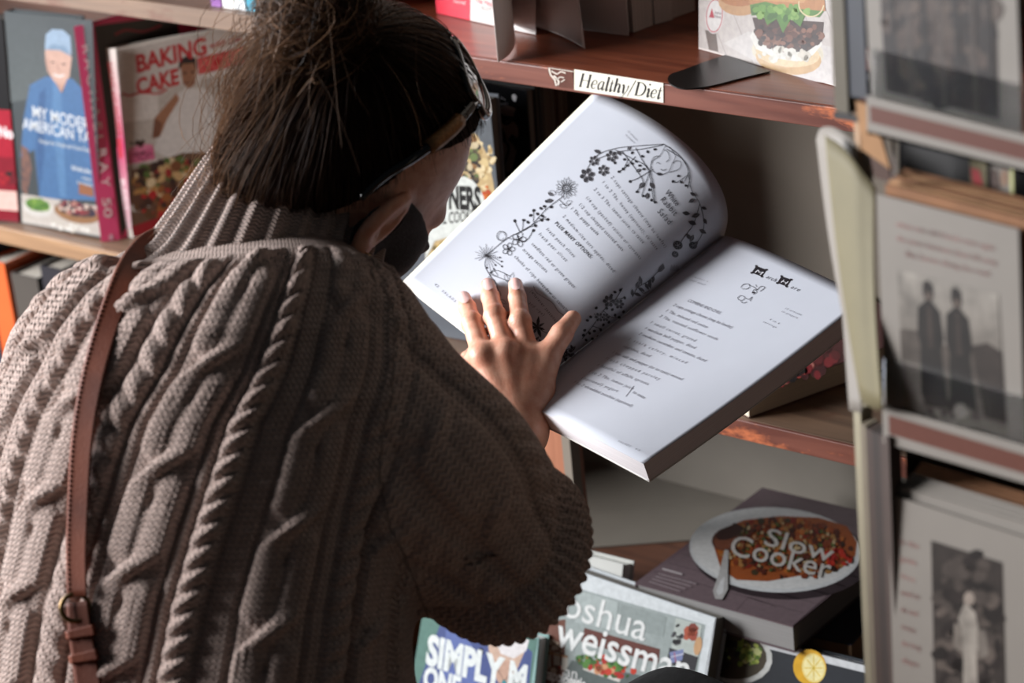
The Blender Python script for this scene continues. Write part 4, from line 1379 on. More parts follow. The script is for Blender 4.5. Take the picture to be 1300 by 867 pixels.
class PageFace:
    """finds the points of a curved page seen at photograph points"""
    def __init__(self, fn, smax_):
        self.fn = fn
        s, t = np.meshgrid(np.linspace(0, smax_, 30), np.linspace(0, 1, 30)); self.s, self.t = s.ravel(), t.ravel()
        self.p2 = self.px(fn(self.s, self.t))
        n = surf_n(fn, np.array([0.3]), np.array([0.5]))[0]
        self.sg = 1.0 if n @ (CAM - fn(np.array([0.3]), np.array([0.5]))[0]) > 0 else -1.0

    @staticmethod
    def px(p):
        c = to_cam(p)
        return np.stack([c[..., 0] / c[..., 2] * FPX + 650, c[..., 1] / c[..., 2] * FPX + 433.5], -1)

    def st(self, v):
        v = np.asarray(v, float)
        k = np.concatenate([((v[i:i + 4000, None] - self.p2[None]) ** 2).sum(-1).argmin(1) for i in range(0, len(v), 4000)])
        s, t = self.s[k].copy(), self.t[k].copy()
        for _ in range(7):
            e = 1e-3
            p = self.px(self.fn(s, t)); js = (self.px(self.fn(s + e, t)) - p) / e; jt = (self.px(self.fn(s, t + e)) - p) / e
            r = v - p; det = js[:, 0] * jt[:, 1] - js[:, 1] * jt[:, 0]
            det = np.where(np.abs(det) < 1.0, 1e9, det)
            s = np.clip(s + np.clip((r[:, 0] * jt[:, 1] - r[:, 1] * jt[:, 0]) / det, -.1, .1), 0.0, 1.0); t = np.clip(t + np.clip((js[:, 0] * r[:, 1] - js[:, 1] * r[:, 0]) / det, -.1, .1), 0.0, 1.0)
        return s, t

    def __call__(self, v, off=0.0):
        s, t = self.st(v)
        return self.fn(s, t) + surf_n(self.fn, s, t) * (off * self.sg)


LF, RF = PageFace(left_surf, 0.93), PageFace(right_surf, 1.0)


def shell(name, fn, sg, o0, o1, s0, s1, t0, t1, mat_, parent, ns=40, nt_=24, mat_edge=None, label=None):
    s, t = np.meshgrid(np.linspace(s0, s1, ns), np.linspace(t0, t1, nt_))
    s, t = s.ravel(), t.ravel()
    p = fn(s, t); n = surf_n(fn, np.clip(s, 0.002, 0.998), np.clip(t, 0.002, 0.998)) * sg
    v = np.concatenate([p + n * o0, p + n * o1]); m = len(p)
    g = grid_faces(ns, nt_)
    F = [tuple(q) for q in g] + [tuple(q[::-1] + m) for q in g]
    k0 = len(F)
    for i in range(ns - 1):
        F += [(i, m + i, m + i + 1, i + 1), (m - ns + i, m - ns + i + 1, 2 * m - ns + i + 1, 2 * m - ns + i)]
    for j in range(nt_ - 1):
        F += [(j * ns, (j + 1) * ns, m + (j + 1) * ns, m + j * ns), (j * ns + ns - 1, m + j * ns + ns - 1, m + (j + 1) * ns + ns - 1, (j + 1) * ns + ns - 1)]
    o = obj(name, v, F, mat_, parent, label=label)
    sm = np.ones(len(F), bool); sm[k0:] = False
    o.data.polygons.foreach_set('use_smooth', sm)
    if mat_edge:
        o.data.materials.append(mat_edge)
        mi = np.zeros(len(F), np.int32); mi[k0:] = 1
        o.data.polygons.foreach_set('material_index', mi)
    return o


ob = empty('open_cookbook', (PD + PA) / 2 - RN_ * 0.02, 'large open cookbook with hand-lettered recipes and flower drawings, held by the reader', 'book')
edge_m = mat_pages('leaf_edges', (240, 236, 238), RN_, 0.84)  # edges paler than the page paper, in place of bounced light
shell('page_block', right_surf, RF.sg, 0.0, -0.0185, 0.004, 1.0, 0.0, 1.0, M['paper'], ob, mat_edge=edge_m, label='thick right-hand half of the leaves')
shell('back_cover', right_surf, RF.sg, -0.0187, -0.0197, 0.0, 1.003, -0.003, 1.003, mat('cover_card', (214, 212, 206), 0.5), ob)
shell('turned_page', left_surf, LF.sg, 0.0, -0.0004, 0.0, 0.995, 0.0, 1.0, M['paper'], ob, label='bowed left-hand page with the wreath')
shell('left_leaves', left_surf, LF.sg, -0.0008, -0.0030, -0.010, 0.985, -0.004, 0.996, M['paper_cream'], ob, mat_edge=M['paper_cream'])
shell('front_cover', left_surf, LF.sg, -0.0034, -0.0044, -0.016, 0.98, -0.006, 0.992, mat('cover_card_front', (206, 204, 196), 0.5), ob)


def c3(*pts): return [(500 + x / 2.2814, 100 + y / 2.2814) for x, y in pts]
def c5(*pts): return [(680 + x / 2.55, 280 + y / 2.55) for x, y in pts]


INK = (40, 38, 42); INK2 = (92, 90, 96)
LP = Print(LF, off=0.0004, step=0.0000005)
gi = np.random.default_rng(5)


def leaf2(P, x, y, ln, a, w=0.32, fill=True, c=INK):
    ca, sa = math.cos(math.radians(a)), math.sin(math.radians(a))
    up = [(t * ln, w * ln * math.sin(math.pi * t) * (1 - 0.3 * t)) for t in np.linspace(0, 1, 7)]
    pts = up + [(q[0], -q[1]) for q in up[-2:0:-1]]
    pts = c3(*[(x + ca * p - sa * q, y + sa * p + ca * q) for p, q in pts])
    if fill: P.poly(c, pts)
    else: P.line(c, pts + pts[:1], 0.45)
    if fill: P.line((150, 150, 156), c3((x + ca * ln * 0.1, y + sa * ln * 0.1), (x + ca * ln * 0.9, y + sa * ln * 0.9)), 0.3)


def flower(P, x, y, r, n=5, fill=False, c=INK, w=0.45, a0=0):
    for k in range(n):
        a = a0 + 2 * math.pi * k / n
        pts = c3(*ell(x + 0.58 * r * math.cos(a), y + 0.58 * r * math.sin(a), 0.46 * r, 0.34 * r, math.degrees(a), 12))
        if fill: P.poly(c, pts); P.line((170, 170, 176), pts + pts[:1], 0.3)
        else: P.line(c, pts + pts[:1], w)
    P.poly(c if not fill else (190, 190, 196), c3(*ell(x, y, r * 0.16, r * 0.16, 0, 8)))


def stem(P, pts, w=0.55, c=INK):
    P.line(c, bez(c3(*pts), 20), w)


def buds(P, pts, r=4.5):
    for x, y in pts:
        P.poly(INK, c3(*ell(x, y, r, r * 0.8, gi.uniform(0, 180), 8)))


# wreath at the head of the left page
for pts in ([(545, 288), (585, 226), (640, 203), (705, 195), (782, 190)], [(590, 232), (650, 212), (720, 204), (780, 192)], [(640, 206), (690, 232), (735, 262), (752, 352)], [(660, 210), (700, 262), (722, 300), (704, 326)], [(700, 200), (722, 240), (742, 268)],
            [(782, 190), (826, 222), (852, 266), (842, 300)], [(790, 204), (838, 236), (858, 276), (850, 318)], [(742, 268), (730, 300), (718, 338)], [(744, 270), (752, 312), (756, 356)], [(742, 268), (704, 290), (680, 298)],
            [(852, 266), (862, 322), (886, 362), (898, 418), (886, 462), (858, 490)], [(886, 362), (868, 420), (838, 462), (822, 486)], [(680, 232), (664, 262), (650, 268)], [(700, 226), (676, 252), (664, 262)], [(850, 280), (820, 300), (808, 296)]):
    stem(LP, pts, 0.75)
for x, y, r in ((560, 280, 21), (580, 238, 15), (607, 266, 16), (631, 225, 17)):
    flower(LP, x, y, r, 6, True, (52, 50, 54), a0=gi.uniform(0, 1))
buds(LP, [(652, 270), (664, 262), (640, 244), (676, 252), (690, 246), (712, 252), (690, 215), (720, 225), (735, 212), (756, 205), (704, 328), (722, 340), (756, 358), (746, 352), (684, 298), (716, 312), (740, 322), (832, 300), (824, 282), (846, 310), (808, 298), (668, 234), (702, 240), (724, 262)], 4.6)
for x, y, ln, a in ((600, 215, 22, 200), (648, 208, 18, 60), (676, 206, 16, -40), (725, 300, 24, 130), (742, 300, 22, 60), (735, 330, 20, 100), (858, 330, 20, 30), (872, 348, 22, 150), (890, 372, 18, 20), (886, 392, 26, 160), (896, 404, 20, 60), (876, 422, 26, 200), (884, 436, 24, 30), (858, 392, 24, 190), (868, 452, 24, 120), (848, 448, 22, 60), (880, 470, 18, 130), (760, 275, 18, 10), (716, 262, 18, 150)):
    leaf2(LP, x, y, ln, a, 0.30, True, (64, 62, 66))
for x, y, r in ((822, 482, 14), (866, 482, 12), (814, 508, 10)):
    LP.poly((34, 32, 36), c3(*ell(x, y, r, r * 0.9, 20, 12))); flower(LP, x, y, r * 0.8, 5, False, (140, 140, 146), 0.3)
# the rabbit's face among the stems
for pts in ([(742, 268), (748, 240), (770, 224), (786, 196)], [(770, 224), (752, 228), (744, 250), (750, 268), (770, 278), (796, 270), (806, 246), (816, 226), (800, 200), (786, 196)], [(806, 246), (820, 238), (832, 244), (826, 262), (796, 272)], [(760, 246), (766, 243), (770, 248)], [(772, 262), (780, 266), (790, 262)], [(750, 262), (742, 270)], [(782, 206), (794, 214), (798, 232), (788, 242)]):
    stem(LP, pts, 0.6)
# garland down the outer edge
for k in range(18):
    a = 2 * math.pi * k / 18
    leaf2(LP, 500 + 9 * math.cos(a), 318 + 8 * math.sin(a), 20 + 3 * (k % 3), math.degrees(a), 0.20, False)
for k in range(10):
    a = 2 * math.pi * k / 10 + 0.2
    leaf2(LP, 500 + 3 * math.cos(a), 318 + 3 * math.sin(a), 13, math.degrees(a), 0.24, False)
for pts in ([(492, 340), (440, 380), (392, 430), (330, 462), (270, 510)], [(480, 352), (500, 368), (512, 362)], [(440, 380), (436, 370)], [(415, 405), (445, 408)], [(392, 430), (410, 426)], [(404, 416), (405, 384)], [(372, 442), (375, 412)], [(366, 446), (350, 414)], [(270, 510), (264, 540), (276, 566), (300, 600)], [(276, 566), (320, 582), (362, 596)], [(276, 562), (300, 556), (336, 572)], [(300, 600), (308, 640), (326, 684)], [(300, 600), (288, 580)], [(356, 450), (440, 400)], [(330, 462), (380, 470), (404, 440)]):
    stem(LP, pts, 0.7)
for x, y, ln, a in ((470, 334, 22, 200), (462, 352, 24, 170), (446, 330, 20, 30), (480, 366, 22, 20), (498, 362, 20, -20)):
    leaf2(LP, x, y, ln, a, 0.3, x < 465, (70, 68, 72))
buds(LP, [(445, 408), (436, 370), (405, 382), (376, 410), (350, 412), (410, 426), (426, 376), (416, 392), (396, 396), (388, 416), (430, 398), (404, 440), (428, 410), (456, 372), (442, 356)], 5)
for x, y, r in ((332, 494, 18), (362, 466, 21)):
    flower(LP, x, y, r, 5, False, INK, 0.7); LP.line(INK, [*c3(*ell(x, y, r * 0.42, r * 0.42, 0, 12))] + c3(*ell(x, y, r * 0.42, r * 0.42, 0, 12))[:1], 0.4)
LP.line(INK, c3(*ell(312, 456, 14, 14, 0, 18)) + c3(*ell(312, 456, 14, 14, 0, 18))[:1], 0.6)
LP.line(INK, c3(*ell(312, 456, 9, 12, 30, 14)), 0.4)
for k in range(15):
    a = math.radians(150 + 17 * k); r = 26 + 9 * (k % 2)
    LP.line(INK, c3((268, 514), (268 + r * math.cos(a), 514 + r * math.sin(a))), 0.5)
for k in range(7):
    a = math.radians(10 + 14 * k); r = 36 + 8 * (k % 3)
    LP.line(INK, c3((272, 512), (272 + r * math.cos(a), 512 + r * math.sin(a))), 0.45)
    buds(LP, [(272 + r * math.cos(a), 512 + r * math.sin(a))], 3)
for x, y, ln, a in ((336, 590, 30, -70), (340, 596, 30, -30), (344, 600, 28, 10), (330, 590, 26, -110), (300, 612, 22, 60), (290, 590, 22, 110), (310, 640, 22, 40), (318, 660, 22, 100), (282, 556, 26, 40), (276, 572, 24, 90)):
    leaf2(LP, x, y, ln, a, 0.22, False)
# stars of leaves and the sprays along the fold
for cx, cy, r, n in ((416, 720, 30, 7), (404, 762, 22, 6), (432, 772, 20, 5), (326, 684, 18, 6)):
    for k in range(n):
        leaf2(LP, cx, cy, r * (0.8 + 0.3 * (k % 2)), 360 * k / n + 20, 0.17, True, (34, 32, 36))
stem(LP, [(416, 720), (440, 736), (470, 742)], 0.7); stem(LP, [(400, 700), (392, 730), (396, 770)], 0.5)
for pts in ([(545, 752), (575, 716), (606, 672), (640, 640), (662, 606)], [(606, 672), (630, 690), (650, 690)], [(575, 716), (596, 722)], [(690, 632), (706, 604), (738, 584), (776, 546)], [(706, 604), (722, 620), (740, 612)], [(590, 694), (580, 680)], [(640, 640), (668, 634)], [(480, 806), (500, 784), (522, 780)]):
    stem(LP, pts, 0.75)
for x, y, r in ((622, 644, 17), (652, 652, 14), (594, 690, 13), (612, 690, 12)):
    flower(LP, x, y, r, 6, True, (70, 68, 72))
buds(LP, [(560, 700), (552, 728), (566, 736), (580, 730), (598, 726), (574, 752), (590, 746), (556, 756), (548, 742), (606, 712), (622, 704), (640, 684), (652, 690), (664, 674), (640, 618), (656, 612), (630, 628), (668, 634), (586, 664), (570, 690), (616, 664), (632, 668)], 5)
for x, y, ln, a in ((700, 606, 26, -60), (706, 604, 24, 30), (716, 596, 26, -100), (726, 590, 24, 60), (738, 582, 26, 80), (744, 580, 22, 110), (690, 630, 22, -90), (694, 620, 24, 20), (752, 570, 22, 100)):
    leaf2(LP, x, y, ln, a, 0.24, True, (78, 76, 80))
LP.poly((90, 88, 92), c3((762, 560), (768, 545), (780, 534), (784, 548), (774, 558)))
for k in range(9):
    LP.line(INK, c3((800 + 3 * k, 556), (803 + 2.6 * k, 538 + (k % 3) * 3)), 0.4)
for k in range(26):
    leaf2(LP, 498 + gi.uniform(-20, 26), 792 + gi.uniform(-14, 14), 14, gi.uniform(0, 360), 0.3, True, (60, 58, 62))
LP.build('page_drawings', M['art_flat'], ob)

UPL = np.array([0.72, -0.69])


def hand_lettering(P, s, a, b, cap, upv, conv, c=INK2, bold=0.0):
    a, b = np.array(conv(a)[0]), np.array(conv(b)[0])
    want = 0.69 * np.linalg.norm(b - a) / cap / 0.80
    sp = float(np.clip(want / text2d(s, bold, 0.12)[2], 0.8, 2.6))
    P.text(s, c, a, b, a + upv * cap, bold, 0.12, round(sp, 2))


LT = Print(LF, off=0.0003, step=0.0000005)
for s, a, b in (('2 cups cottage cheese (may be lowfat)', (628, 287), (785, 490)), ('1 to 2 Tbs. honey (optional), to taste', (603, 302), (760, 497)), ('2 to 3 Tbs. lemon juice, to taste', (578, 322), (720, 478)),
                ('1/4 cup (packed) raisins or currants', (555, 347), (712, 524)), ('1/2 cup chopped toasted nuts', (535, 367), (660, 500)), ('1 Tbs. poppy seeds', (512, 378), (588, 454)),
                ('2 medium-size tart apples, diced', (488, 400), (635, 562)), ('PLUS MANY OPTIONS:', (465, 420), (570, 522)), ('fresh peach slices', (440, 438), (520, 518)), ('fresh pear slices', (418, 452), (497, 530)),
                ('seedless red or green grapes', (398, 480), (520, 607)), ('orange sections', (372, 497), (440, 562)), ('chunks of ripe honeydew or cantaloupe', (348, 517), (515, 692)), ('(whatever seasonal', (395, 617), (468, 706)), ('and ripe)', (390, 652), (432, 688))):
    hand_lettering(LT, s, a, b, 4.3 if not s.startswith('PLUS') else 4.6, UPL, c3, (74, 72, 78) if not s.startswith('PLUS') else (44, 42, 46), 0.0 if not s.startswith('PLUS') else 0.012)
for s, a, b in (('White', (784, 332), (818, 370)), ('Rabbit', (771, 352), (812, 398)), ('Salad', (762, 386), (796, 424))):
    hand_lettering(LT, s, a, b, 7.5, UPL, c3, (60, 58, 64))
for s, a, b in (('15 minutes', (676, 154), (704, 180)), ('to prepare', (670, 164), (696, 188))):
    hand_lettering(LT, s, a, b, 2.6, UPL, c3, (120, 118, 124))
hand_lettering(LT, '42', (117, 597), (126, 605), 3.2, UPL, c3); hand_lettering(LT, 'SALADS', (138, 616), (176, 648), 3.2, UPL, c3, (130, 128, 134))
LT.line(INK2, bez(c3((405, 600), (412, 618), (436, 634), (462, 652), (476, 674), (503, 692)), 20), 0.6)
LT.build('recipe_lettering', M['art_flat'], ob)

UPR = np.array([0.78, -0.62])
RT = Print(RF, off=0.0003, step=0.0000005)
for s, a, b in (('COMBINE AND CHILL', (490, 262), (596, 304)), ('2 cups cottage cheese (may be lowfat)', (443, 276), (632, 350)), ('1 Tbs. minced red onion', (420, 295), (552, 349)), ('2 Tbs. toasted sunflower seeds', (398, 312), (585, 388)), ('1 small carrot, grated', (370, 333), (514, 393)),
                ('1 medium bell pepper, diced', (352, 352), (514, 416)), ('2 medium cucumber and tomato, diced', (332, 369), (548, 458)), ('1 stalk celery, minced', (300, 387), (485, 464)), ('radishes, diced', (282, 410), (368, 443)),
                ('1 tsp. salt and pepper (or to taste) minced', (248, 429), (472, 518)), ('fresh chopped parsley', (225, 449), (398, 517)), ('a handful of alfalfa sprouts', (198, 469), (362, 533)), ('1 to 2 Tbs. lemon juice', (172, 491), (312, 548)), ('(optional) yogurt', (148, 512), (262, 556)), ('1 to 2 shredded zucchini (optional)', (122, 526), (308, 604)), ('to taste', (312, 558), (350, 578))):
    hand_lettering(RT, s, a, b, 4.5, UPR, c5, (122, 120, 128))
for s, a, b in (('15 minutes', (806, 287), (858, 308)), ('to prepare', (795, 296), (845, 318)), ('4 to 6', (755, 322), (786, 336)), ('servings', (735, 330), (776, 348)), ('(makes a', (508, 184), (556, 200)), ('small bowl)', (497, 194), (546, 211))):
    hand_lettering(RT, s, a, b, 2.9, UPR, c5, (120, 118, 126))
hand_lettering(RT, 'SALADS', (265, 716), (305, 734), 2.8, UPR, c5, (140, 138, 146)); hand_lettering(RT, '43', (320, 741), (334, 747), 2.8, UPR, c5, (120, 118, 126))
RT.line(INK2, c5((318, 536), (306, 552), (292, 570)), 0.6)
hand_lettering(RT, 'arch', (744, 186), (774, 199), 5.6, UPR, c5, (70, 68, 74)); hand_lettering(RT, 'are', (824, 219), (850, 230), 5.6, UPR, c5, (70, 68, 74))
RT.build('recipe_lettering', M['art_flat'], ob)
RD = Print(RF, off=0.0004, step=0.000001)
for q, ch, a, b in ((((699, 170), (732, 182), (747, 160), (714, 148)), 'M', (709, 168.5), (729, 176.5)), (((782, 203), (812, 214), (827, 192), (796, 181)), 'H', (793, 201), (809, 207.5))):
    RD.poly((38, 36, 40), c5(*q))
    q_ = np.array(c5(*q))
    for k in range(4):
        RD.poly((38, 36, 40), ell(q_[k][0], q_[k][1], 1.5, 1.3, 20, 10))
    RD.text(ch, (214, 214, 220), c5(a)[0], c5(b)[0], np.array(c5(a)[0]) + UPR * 5.4, 0.0)
for pts in ([(664, 218), (672, 208), (688, 206), (694, 214), (684, 222), (668, 222)], [(690, 210), (706, 216), (718, 226)], [(700, 236), (708, 224), (716, 232), (704, 240)], [(716, 226), (730, 214), (742, 218), (726, 230)], [(654, 250), (664, 244), (676, 248), (672, 258), (658, 258), (654, 250)], [(676, 250), (690, 256), (700, 248), (694, 262)], [(664, 262), (672, 268), (684, 264)], [(712, 208), (716, 216)]):
    RD.line((70, 68, 74), bez(c5(*pts), 18), 0.6)
RD.poly(INK, c5(*ell(705, 234, 4, 3, 0, 8)))
RD.build('page_drawings', M['art_flat'], ob)

# ---------------------------------------------------------------- the left hand laid on the page


def page_depth(px, py):
    s, t = LF.st([(px, py)])
    return to_cam(left_surf(s, t))[0, 2]


def hp(px, py, lift):                                    # a point 'lift' metres in front of the left page
    s, t = LF.st([(px, py)])
    d = to_cam(left_surf(s, t))[0, 2]
    return cp(px, py, d - lift)


WR = cp(661, 553, 2.236)
dq = 2.262
FING = {
    'ring': [cp(612, 450, dq - 0.012), hp(599.5, 410, 0.024), hp(593.5, 391, 0.017), hp(589, 378.5, 0.0095)],
    'middle': [cp(642, 446, dq - 0.012), hp(628.5, 401, 0.026), hp(622.5, 377, 0.018), hp(619.5, 362, 0.0095)],
    'index': [cp(671, 452, dq - 0.008), hp(660.5, 408, 0.024), hp(657, 378, 0.017), hp(654.5, 361.5, 0.0095)],
    'pinky': [cp(604, 464, dq + 0.002), cp(594, 462, 2.285), cp(594, 455, 2.315), cp(600, 447, 2.330)],
}
FR = {'ring': (0.0096, 0.0092, 0.0079, 0.0066), 'middle': (0.0100, 0.0094, 0.0082, 0.0068), 'index': (0.0100, 0.0092, 0.0080, 0.0066), 'pinky': (0.0086, 0.0078, 0.0068, 0.0058)}
THB = [cp(681, 497, 2.246), cp(695, 452, 2.250), hp(713, 424, 0.021), hp(727, 405, 0.0125)]
THR = (0.0150, 0.0118, 0.0098, 0.0078)
ELB = cp(372, 640, 2.14)


def finger(p, j, r):
    d = cone(p, j[0], j[1], r[0], r[1])
    d = smin(d, cone(p, j[1], j[2], r[1], r[2]), 0.003)
    d = smin(d, cone(p, j[2], j[3], r[2], r[3]), 0.003)
    d = smin(d, np.linalg.norm(p - j[1], axis=1) - r[1] * 1.02, 0.004)
    return d


def hand_sdf(p):
    fore = cone(p, ELB, WR, 0.038, 0.0225)
    d = fore
    fs = None
    for k in ('pinky', 'ring', 'middle', 'index'):
        j = FING[k]
        m = j[0] + (WR - j[0]) * 0.02
        pal = cone(p, WR + (j[0] - WR) * 0.05, m, 0.0165, 0.0132)
        d = smin(d, pal, 0.014)
    th = smin(cone(p, WR + np.array([0.006, -0.012, 0.006]), THB[0], 0.017, 0.016), cone(p, THB[0], THB[1], THR[0], THR[1]), 0.006)
    th = smin(th, cone(p, THB[1], THB[2], THR[1], THR[2]), 0.004)
    th = smin(th, cone(p, THB[2], THB[3], THR[2], THR[3]), 0.004)
    web = cone(p, cp(676, 470, 2.255), cp(690, 462, 2.258), 0.011, 0.009)
    d = smin(d, th, 0.010); d = smin(d, web, 0.012)
    for k in ('pinky', 'ring', 'middle', 'index'):
        d = smin(d, finger(p, FING[k], FR[k]), 0.0045)
        kn = FING[k][0] + np.array([0, 0.001, -0.0065])
        if k != 'pinky': d = smin(d, np.linalg.norm(p - kn, axis=1) - 0.0082, 0.007)      # knuckle
        tn = WR + (FING[k][0] - WR) * 0.25 + np.array([0, 0, -0.0125])
        if k != 'pinky': d = smin(d, cone(p, tn, FING[k][0] + np.array([0, 0.003, -0.0088]), 0.0026, 0.0032), 0.008)   # tendon
    ul = WR + np.array([-0.010, 0.004, -0.013])
    d = smin(d, np.linalg.norm(p - ul, axis=1) - 0.008, 0.012)
    return d


def creases(v):
    """fine folds over the finger joints"""
    h = np.zeros(len(v))
    for k in ('ring', 'middle', 'index'):
        j = FING[k]
        for i, amp, wd in ((1, 0.00055, 0.0055), (2, 0.00035, 0.0035)):
            ax = unit(j[i + 1] - j[i - 1])
            a = (v - j[i]) @ ax
            rad = np.linalg.norm(v - j[i] - a[:, None] * ax, axis=1)
            back = np.clip(((j[i] - v)[:, 2]) / 0.006, 0, 1)
            h -= amp * (0.5 + 0.5 * np.cos(a / 0.0021 * 2 * np.pi)) * np.exp(-(a / wd) ** 2 * 1.4) * (rad < 0.014) * back
    return h


lo = np.array([-0.012, -0.06, 2.19]); hi = np.array([0.062, 0.13, 2.36])
pts_ = np.concatenate([np.array(sum(FING.values(), [])), np.array(THB), [WR]])
lo = pts_.min(0) - 0.03; hi = pts_.max(0) + 0.03
hi[1] = cp(640, 600, 2.236)[1]
HV, HF = surface(hand_sdf, lo, hi, 0.0024)
HV, HF = refine(HV, HF, 1, hand_sdf)
g = gradient(hand_sdf, HV, 0.0004); g /= np.linalg.norm(g, axis=1)[:, None] + 1e-9
HV = HV + g * creases(HV)[:, None]

# right hand, under the fold of the book behind the sleeve
RW = cp(612, 640, 2.165); RE = cp(650, 706, 1.93)
rf = unit(np.array([0.06, -0.62, 0.78])); rs = unit(np.cross(rf, [0.3, 0.9, 0.3])); rn = np.cross(rf, rs)


def rhand_sdf(p):
    d = cone(p, RE, RW, 0.036, 0.0215)
    for i, (off, ln, r) in enumerate(((-0.030, 0.060, 0.0078), (-0.011, 0.072, 0.0088), (0.009, 0.078, 0.0090), (0.029, 0.070, 0.0090))):
        b = RW + rf * 0.080 + rs * off
        d = smin(d, cone(p, RW + rs * off * 0.3, b, 0.0155, 0.0125), 0.012)
        m = b + rf * ln * 0.45 + rn * 0.004; m2 = m + rf * ln * 0.28 - rn * 0.010; tp = m2 + rf * ln * 0.16 - rn * 0.014
        fg = smin(cone(p, b, m, r * 1.1, r), cone(p, m, m2, r, r * 0.9), 0.003)
        d = smin(d, smin(fg, cone(p, m2, tp, r * 0.9, r * 0.72), 0.003), 0.005)
    t0 = RW + rf * 0.02 + rs * 0.018; t1 = RW + rf * 0.055 + rs * 0.046; t2 = t1 + rf * 0.030 + rs * 0.010
    return smin(d, smin(cone(p, t0, t1, 0.016, 0.0112), cone(p, t1, t2, 0.0112, 0.008), 0.004), 0.010)


lo = np.minimum(RW, RW + rf * 0.19) - 0.06; hi = np.maximum(RW, RW + rf * 0.19) + 0.06
RV, RFc = surface(rhand_sdf, lo, hi, 0.0036)

# ---------------------------------------------------------------- head
HC = cp(450, 201, 1.975)
Fh = unit([0.42, 0.47, 0.78]); Uh = np.array([0.70, -0.70, 0.03]); Uh = unit(Uh - Fh * (Uh @ Fh)); Rh = np.cross(Fh, Uh)
HB = np.stack([Rh, Uh, Fh])


def hl(r, u, f): return HC + Rh * r + Uh * u + Fh * f


def cranium(q):
    k0 = np.linalg.norm((q - [0, 0.020, -0.014]) / [0.074, 0.085, 0.094], axis=1)
    k1 = np.linalg.norm((q - [0, 0.020, -0.014]) / np.array([0.074, 0.085, 0.094]) ** 2, axis=1) + 1e-9
    return k0 * (k0 - 1) / k1


def face_sdf(p, ears=True):
    q = (p - HC) @ HB.T
    d = cranium(q)
    d = smin(d, ellip(q, (0, -0.036, 0.034), (0.059, 0.074, 0.062)), 0.022)
    qa = np.stack([np.abs(q[:, 0]), q[:, 1], q[:, 2]], 1)
    d = smin(d, cone(qa, (0.052, -0.058, 0.004), (0.012, -0.098, 0.060), 0.018, 0.016), 0.020)
    d = smin(d, ellip(q, (0, -0.098, 0.066), (0.022, 0.018, 0.018)), 0.014)
    d = smin(d, cone(qa, (0.026, -0.030, 0.072), (0.044, -0.026, 0.052), 0.016, 0.016), 0.016)      # cheekbones
    d = smin(d, cone(qa, (0.006, 0.014, 0.085), (0.040, 0.014, 0.066), 0.010, 0.010), 0.012)        # brow
    d = smax(d, -(np.linalg.norm((qa - [0.031, -0.006, 0.094]) / [1.2, 0.85, 1.0], axis=1) - 0.014), 0.008)
    d = smin(d, np.linalg.norm(qa - [0.031, -0.006, 0.076], axis=1) - 0.0125, 0.003)                # lids
    nose = smin(cone(q, (0, 0.002, 0.088), (0, -0.036, 0.106), 0.0065, 0.0090), cone(qa, (0.0, -0.040, 0.098), (0.010, -0.042, 0.092), 0.008, 0.007), 0.006)
    d = smin(d, nose, 0.008)
    d = smin(d, cone(qa, (0.0, -0.066, 0.089), (0.018, -0.068, 0.078), 0.0055, 0.004), 0.006)       # lips
    if ears:
        c = np.array([0.0765, -0.022, -0.004])
        qe = qa - c
        t = 0.30; ca, sa = math.cos(t), math.sin(t)
        qe = np.stack([ca * qe[:, 0] + sa * qe[:, 2], qe[:, 1], -sa * qe[:, 0] + ca * qe[:, 2]], 1)
        e = ellip(qe, (0, 0, -0.006), (0.0075, 0.031, 0.0185))
        e = smax(e, -ellip(qe, (0.008, 0.002, -0.003), (0.0075, 0.020, 0.0105)), 0.003)
        e = smin(e, ellip(qe, (0.0, -0.026, 0.000), (0.006, 0.009, 0.008)), 0.006)
        d = smin(d, e, 0.005)
    return d


def body_sdf(p):
    d = face_sdf(p)
    d = smin(d, cone(p, hl(0, -0.065, -0.030), cp(322, 420, 1.955), 0.043, 0.052), 0.025)
    d = smin(d, cone(p, cp(300, 470, 1.945), cp(240, 1150, 1.935), 0.095, 0.105), 0.04)
    d = smin(d, cone(p, cp(150, 450, 2.01), cp(420, 470, 1.895), 0.050, 0.045), 0.04)
    d = smin(d, smin(cone(p, cp(430, 462, 1.885), RE, 0.044, 0.036), cone(p, RE, RE + (RW - RE) * 0.75, 0.036, 0.026), 0.01), 0.02)
    d = smin(d, smin(cone(p, cp(130, 470, 2.03), ELB, 0.046, 0.038), cone(p, ELB, ELB + (WR - ELB) * 0.90, 0.036, 0.0235), 0.01), 0.02)
    return d


BV, BF = surface(body_sdf, (-0.45, -0.28, 1.78), (0.06, 0.47, 2.28), 0.0075)
BV, BF = refine(BV, BF, 1, None)
# a finer head
keep_lo, keep_hi = HC - 0.16, HC + 0.16
HDV, HDF = surface(lambda p: smin(face_sdf(p), cone(p, hl(0, -0.065, -0.030), cp(322, 420, 1.955), 0.0435, 0.052), 0.025), HC - 0.155, HC + 0.155, 0.0032)
parts = [(BV, BF), (HDV, HDF), (HV, HF), (RV, RFc)]
allV = np.concatenate([v for v, f in parts]); o_ = 0; allF = []
for v, f in parts:
    allF.append(np.asarray(f) + o_); o_ += len(v)
body = obj('body', to_world(allV), np.concatenate(allF), M['skin'], person, smooth=True)

